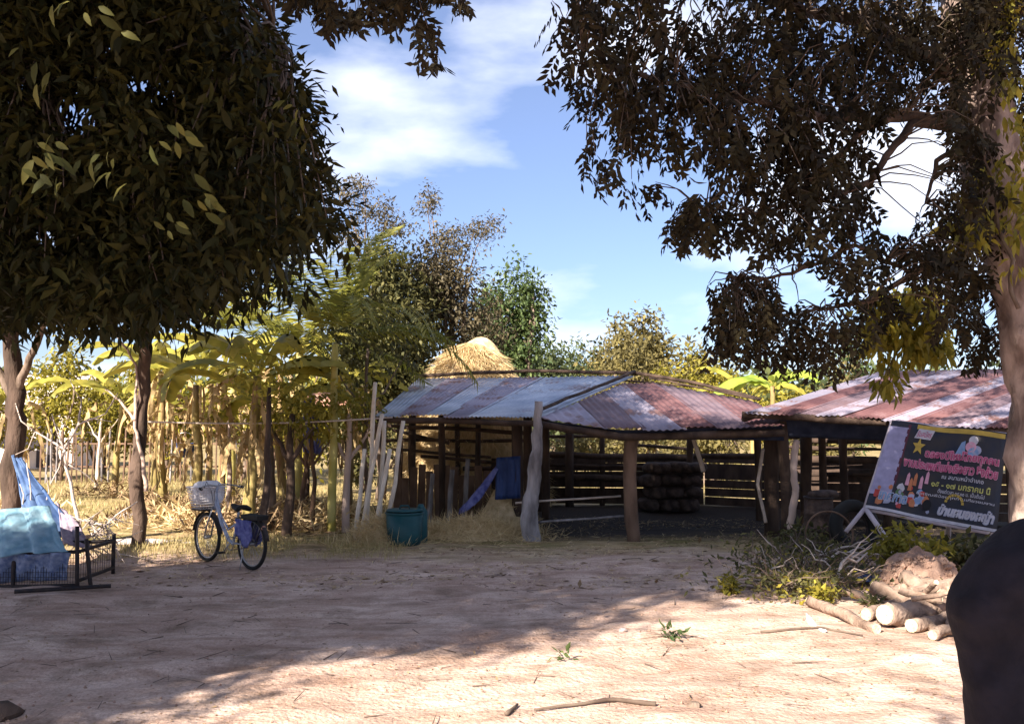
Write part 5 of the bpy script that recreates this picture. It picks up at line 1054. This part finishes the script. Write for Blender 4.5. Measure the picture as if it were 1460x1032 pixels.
# right tree
RT=empty('shade_tree',(4.35,7.6,0),'tall leafy tree at the right edge with pale lower trunk and drooping dark leaves','tree'); LR=[]
Y0=7.4
M['trunkR']=mat('mottled_pinkish_bark',(.13,.09,.075),.95,(.40,.305,.26),7,1,22,stretch=(1,1,.5),col3=(.10,.07,.055),scale3=4,r3=(.55,.65))
limb(RT,[tuple(GX(1502,Y0)-Vector((0,0,.15))),tuple(V(1500,700,Y0)),tuple(V(1496,560,Y0)),tuple(V(1470,430,Y0)),tuple(V(1422,260,Y0)),tuple(V(1392,100,Y0)),tuple(V(1372,-60,Y0)),tuple(V(1350,-400,Y0))],.34,.15,LR,'trunk','trunkR',20,.02)
limb(RT,[tuple(V(1465,420,Y0)),tuple(V(1490,200,Y0)),tuple(V(1540,-100,Y0+.3))],.16,.1,LR)
for pts,r in [([(1400,195,7.4),(1355,172,7.1),(1300,165,6.9),(1240,175,6.6),(1100,150,6.2),(960,120,5.8),(830,90,5.6)],.055),([(1355,180,7.1),(1300,175,6.9),(1270,215,6.8),(1240,260,6.7),(1160,290,6.6),(1010,310,6.4)],.04),
    ([(1380,200,7.3),(1335,230,7.1),(1320,290,7.1)],.028),([(1430,330,7.4),(1300,390,7.2),(1240,430,7.0),(1170,440,6.9)],.03),([(1390,120,7.4),(1250,40,6.9),(1050,-20,6.4),(850,-30,5.9)],.07),([(1385,0,7.4),(1250,-120,7.0),(1050,-160,6.6)],.07),
    ([(1300,390,7.2),(1220,350,7.0),(1130,390,6.8),(1050,400,6.7)],.018),([(1400,60,7.4),(1450,20,7.0),(1500,-20,6.6)],.05),([(1250,170,6.6),(1180,240,6.6),(1120,280,6.5)],.025)]:
    limb(RT,[tuple(V(*p)) for p in pts],r,.010,LR,'limb','barkdark',8,.08)
regs=[ # px,py,rx,ry,Y,n
 (900,30,70,60,5.8,75),(830,20,45,30,5.7,34),(822,90,28,20,5.7,16),(835,118,22,10,5.7,8),(870,150,45,55,5.9,44),(845,235,20,24,5.9,10),(885,255,18,28,5.9,8),(930,150,60,90,6.0,100),(1000,120,80,110,6.2,170),(1090,110,90,120,6.4,220),(1190,110,90,130,6.7,240),
 (1280,70,80,70,6.9,140),(1110,230,70,70,6.4,130),(1190,250,60,70,6.6,100),(1040,220,40,40,6.2,34),(905,280,12,18,6.0,4),(935,265,8,24,6.0,4),(1020,310,55,32,6.4,70),(985,325,34,14,6.4,18),(1110,330,36,34,6.5,40),(1140,300,30,40,6.5,30),
 (1060,430,55,40,6.8,80),(1100,470,70,40,6.9,100),(1030,480,35,22,6.8,30),(1170,490,60,36,7.0,60),(1210,350,50,60,6.8,60),(1230,300,40,40,6.8,12),(1330,330,28,60,7.1,46),(1280,370,50,36,7.1,50),(1320,50,60,50,7.2,50),(1345,120,30,30,7.2,14),
 (1230,150,40,40,6.8,30),(1350,420,30,70,7.3,60),(1240,440,50,30,7.1,30),(900,-60,110,40,5.8,90),(1100,-60,200,60,6.4,260),(1300,-60,150,70,7.0,160),(1380,100,60,120,7.6,90),(1435,150,50,150,7.9,140),(1425,-20,60,70,7.2,90),(1400,350,40,90,7.8,90),(1450,320,40,100,8.0,90),(1400,480,40,40,8.2,60),(1380,250,40,60,7.8,40),(1490,50,70,180,7.6,160),(1385,90,40,130,6.9,150),(1385,260,34,90,6.9,70),(1420,-10,50,50,6.9,60),(1370,400,30,70,6.9,50)]
RP=[]
for px,py,rx,ry,Y,n in regs:
    for k in range(int(n*.72)):
        a=random.random()*6.28; q=random.random()**.5; y=Y+random.uniform(-.7,.5)
        RP.append(tuple(V(px+math.cos(a)*q*rx,py+math.sin(a)*q*ry-10,y)))
RP=np.array(RP)
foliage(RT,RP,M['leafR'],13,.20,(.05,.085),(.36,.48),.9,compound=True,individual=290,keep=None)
twigs(RT,LR,RP,M['twig'],.005,1.6,'twig',2,-.15)
# upper crown of the right tree, over the frame, and its neighbour behind the camera that shades both
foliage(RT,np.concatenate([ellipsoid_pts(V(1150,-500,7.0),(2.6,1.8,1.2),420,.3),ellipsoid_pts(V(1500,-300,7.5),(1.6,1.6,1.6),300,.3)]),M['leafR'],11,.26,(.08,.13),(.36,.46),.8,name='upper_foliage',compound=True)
# sunlit yellow leaf spray hanging from the right tree, over the roof
YL=empty('climbing_vine',V(1290,470,9.0)*1.0,'sunlit yellow-green leafy vine hanging over the ridge of the right shed','vine')
pp=[]
for px,py,rx,ry,n in [(1290,455,50,45,75),(1240,455,22,40,24),(1330,440,20,35,22),(1268,525,14,24,10),(1268,550,6,12,3),(1320,490,35,24,20)]:
    for k in range(n): a=random.random()*6.28; q=random.random()**.5; pp.append(tuple(V(px+math.cos(a)*q*rx,py+math.sin(a)*q*ry,9.2+random.uniform(-.3,.3))))
foliage(YL,np.array(pp),M['gold'],8,.12,(.09,.16),(.40,.52),.9,individual=150)
st=[]; limb(YL,[tuple(V(1420,380,8.2)),tuple(V(1350,410,8.8)),tuple(V(1300,450,9.1)),tuple(V(1270,520,9.2))],.02,.006,st,'stem','twig',6); twigs(YL,st,np.array(pp),M['twig'],.004,1.0,'twig',3)
YL2=empty('climbing_vine',V(1400,300,7.0),'yellowish creeper leaves climbing the right tree trunk','vine'); pp=[]
for px,py,rx,ry,n in [(1425,60,28,60,16),(1400,290,28,60,20),(1445,190,20,90,20),(1370,330,22,40,10),(1455,330,14,70,16),(1430,-10,30,40,14)]:
    for k in range(n): a=random.random()*6.28; q=random.random()**.5; pp.append(tuple(V(px+math.cos(a)*q*rx,py+math.sin(a)*q*ry,6.9+random.uniform(-.15,.1))))
foliage(YL2,np.array(pp),M['gold'],7,.11,(.07,.12),(.4,.5),.9,individual=120)
st=[]; limb(YL2,[tuple(V(1452,440,6.95)),tuple(V(1420,300,6.98)),tuple(V(1395,150,6.98)),tuple(V(1390,20,6.98))],.016,.006,st,'stem','twig',6)

# tree behind the camera that throws the shade over the yard's middle and the right crown
BT=empty('shade_tree',(-2.6,-3.4,0),'tall spreading tree behind the photographer that shades the yard','tree'); LB=[]
limb(BT,[(-2.6,-3.4,-.2),(-2.4,-3.2,3.5),(-2.0,-2.4,6.0)],.3,.2,LB,'trunk','bark')
for p in [[(-2.0,-2.4,6.0),(-.8,-1.0,7.2),(.2,.4,7.6)],[(-2.0,-2.4,6.0),(-3.4,-1.2,7.4),(-3.6,.4,8.0)],[(-2.4,-3.2,3.5),(-1.0,-3.6,5.0),(.4,-3.2,5.6)]]: limb(BT,p,.12,.04,LB)
foliage(BT,np.concatenate([ellipsoid_pts(c,r,n,.2) for c,r,n in [((-1.2,0.2,8.0),(2.8,1.4,1.0),1000),((-4.9,-.1,8.0),(2.4,1.7,.9),1000),((-6.9,-2.0,7.6),(1.6,1.2,.8),350),((-3.8,1.9,8.4),(2.2,1.5,.9),600),((1.6,1.0,7.6),(1.8,1.6,.9),500),((-1.8,-3.3,5.2),(1.5,1.2,.9),260)]]),M['mango'],11,.32,(.14,.22),(.3,.38),.5)
# ------------------------------------------------------------ person at the right edge
pc = Vector((1.015,1.52,0)); pc.z = gh(1.015,1.52)
pr = empty('person', pc, 'person in a loose black long-sleeved shirt standing cut off at the right edge', 'person')
def skin(name, verts, edges, m, sub=2, root=0):
    me=bpy.data.meshes.new(name); me.from_pydata([v[:3] for v in verts],edges,[]); o=mkobj(name,me,M[m],pr,True)
    s=o.modifiers.new('s','SKIN'); s.use_smooth_shade=True
    for i,v in enumerate(verts):
        sv=me.skin_vertices[0].data[i]; r=v[3]; sv.radius=(r,v[4] if len(v)>4 else r); sv.use_root=(i==root)
    o.modifiers.new('u','SUBSURF').levels=sub; o.modifiers['u'].render_levels=sub
    dg=bpy.context.evaluated_depsgraph_get(); me2=bpy.data.meshes.new_from_object(o.evaluated_get(dg)); o.modifiers.clear(); o.data=me2
    me2.polygons.foreach_set('use_smooth',[True]*len(me2.polygons)); return o
B=[(0,0,.88,.125,.10),(0,0,1.02,.11,.085),(0,.0,1.18,.135,.095),(0,.0,1.29,.11,.08),(0,-.0,1.37,.055,.052),(0,-.01,1.43,.048,.048),
   (0,-.01,1.51,.075,.085),(0,-.015,1.59,.078,.09),(0,-.01,1.65,.05,.055)]
E=[(i,i+1) for i in range(8)]
def chain(start,pts):
    k=start
    for p in pts: B.append(p); E.append((k,len(B)-1)); k=len(B)-1
    return k
for s in (-1,1):
    chain(3,[(s*.11,0,1.30,.06),(s*.19,0,1.27,.052),(s*.235,.0,1.16,.044),(s*.25,-.01,1.03,.037),(s*.245,-.05,.92,.033),(s*.235,-.09,.81,.024,.02),(s*.235,-.10,.76,.030,.016)])
    h=len(B)-1; bp_=B[h]
    chain(0,[(s*.085,0,.80,.09),(s*.09,0,.62,.075),(s*.09,0,.46,.055),(s*.09,.01,.30,.05),(s*.09,.01,.10,.035),(s*.095,-.02,.045,.038),(s*.10,-.11,.03,.033),(s*.10,-.17,.022,.022)])
body=skin('body',B,E,'skin')
for s in (-1,1):
    for f in range(4):
        y0=-.10+(-.03+.018*f); l=[.055,.065,.062,.048][f]; c=(s*.235,y0,.73)
        skin('hand_finger',[(c[0],c[1],.755,.0095),(c[0]-s*.004,c[1],.73-l*.25,.009),(c[0]-s*.012,c[1]-.004,.73-l*.7,.0085),(c[0]-s*.022,c[1]-.006,.73-l,.007)],[(0,1),(1,2),(2,3)],'skin',1)
    skin('hand_thumb',[(s*.232,-.12,.80,.011),(s*.225,-.15,.775,.011),(s*.22,-.165,.745,.009)],[(0,1),(1,2)],'skin',1)
SH=[(0,0,.90,.165,.125),(0,0,1.02,.15,.115),(0,0,1.16,.155,.115),(0,0,1.275,.135,.10),(0,0,1.355,.072,.07)]; SE=[(i,i+1) for i in range(4)]
for s in (-1,1):
    k=3
    for p in [(s*.12,0,1.295,.075,.072),(s*.20,0,1.262,.075,.07),(s*.25,0,1.20,.07,.07),(s*.262,0,1.175,.070,.07),(s*.256,0,1.14,.052,.052),(s*.258,-.01,1.02,.050,.05),(s*.25,-.05,.90,.045,.045)]: SH.append(p); SE.append((k,len(SH)-1)); k=len(SH)-1
sh=skin('shirt',SH,SE,'shirt',3)
for v in sh.data.vertices:
    p=v.co; k=noise.noise(Vector((p.x*16,p.y*16,p.z*9)))*.010+abs(noise.noise(Vector((p.x*9+p.z*14,p.y*9,p.z*7-p.x*12))))*.014; v.co=p+v.normal*k
TR=[(0,0,.92,.145,.115)]; TE=[]
for s in (-1,1):
    k=0
    for p in [(s*.09,0,.80,.105,.1),(s*.095,0,.60,.09),(s*.095,0,.44,.078),(s*.095,.01,.25,.07),(s*.095,.01,.09,.066)]: TR.append(p); TE.append((k,len(TR)-1)); k=len(TR)-1
skin('trousers',TR,TE,'trouser')
def part_ico(name,c,s,m,sub=2):
    me=bpy.data.meshes.new(name); b=bmesh.new(); bmesh.ops.create_icosphere(b,subdivisions=sub,radius=1)
    for v in b.verts: v.co=Vector((v.co.x*s[0]+c[0],v.co.y*s[1]+c[1],v.co.z*s[2]+c[2]))
    b.to_mesh(me); b.free(); me.polygons.foreach_set('use_smooth',[True]*len(me.polygons)); return mkobj(name,me,M[m],pr,True)
part_ico('hair',(0,.018,1.60),(.088,.098,.10),'hair',3)
part_ico('nose',(0,-.098,1.525),(.013,.02,.02),'skin')
for s in (-1,1):
    part_ico('eye',(s*.03,-.080,1.555),(.013,.010,.009),'white'); part_ico('ear',(s*.080,0,1.54),(.012,.022,.032),'skin')
part_ico('mouth',(0,-.084,1.475),(.024,.010,.006),'mar_lip') if 'mar_lip' in M else None
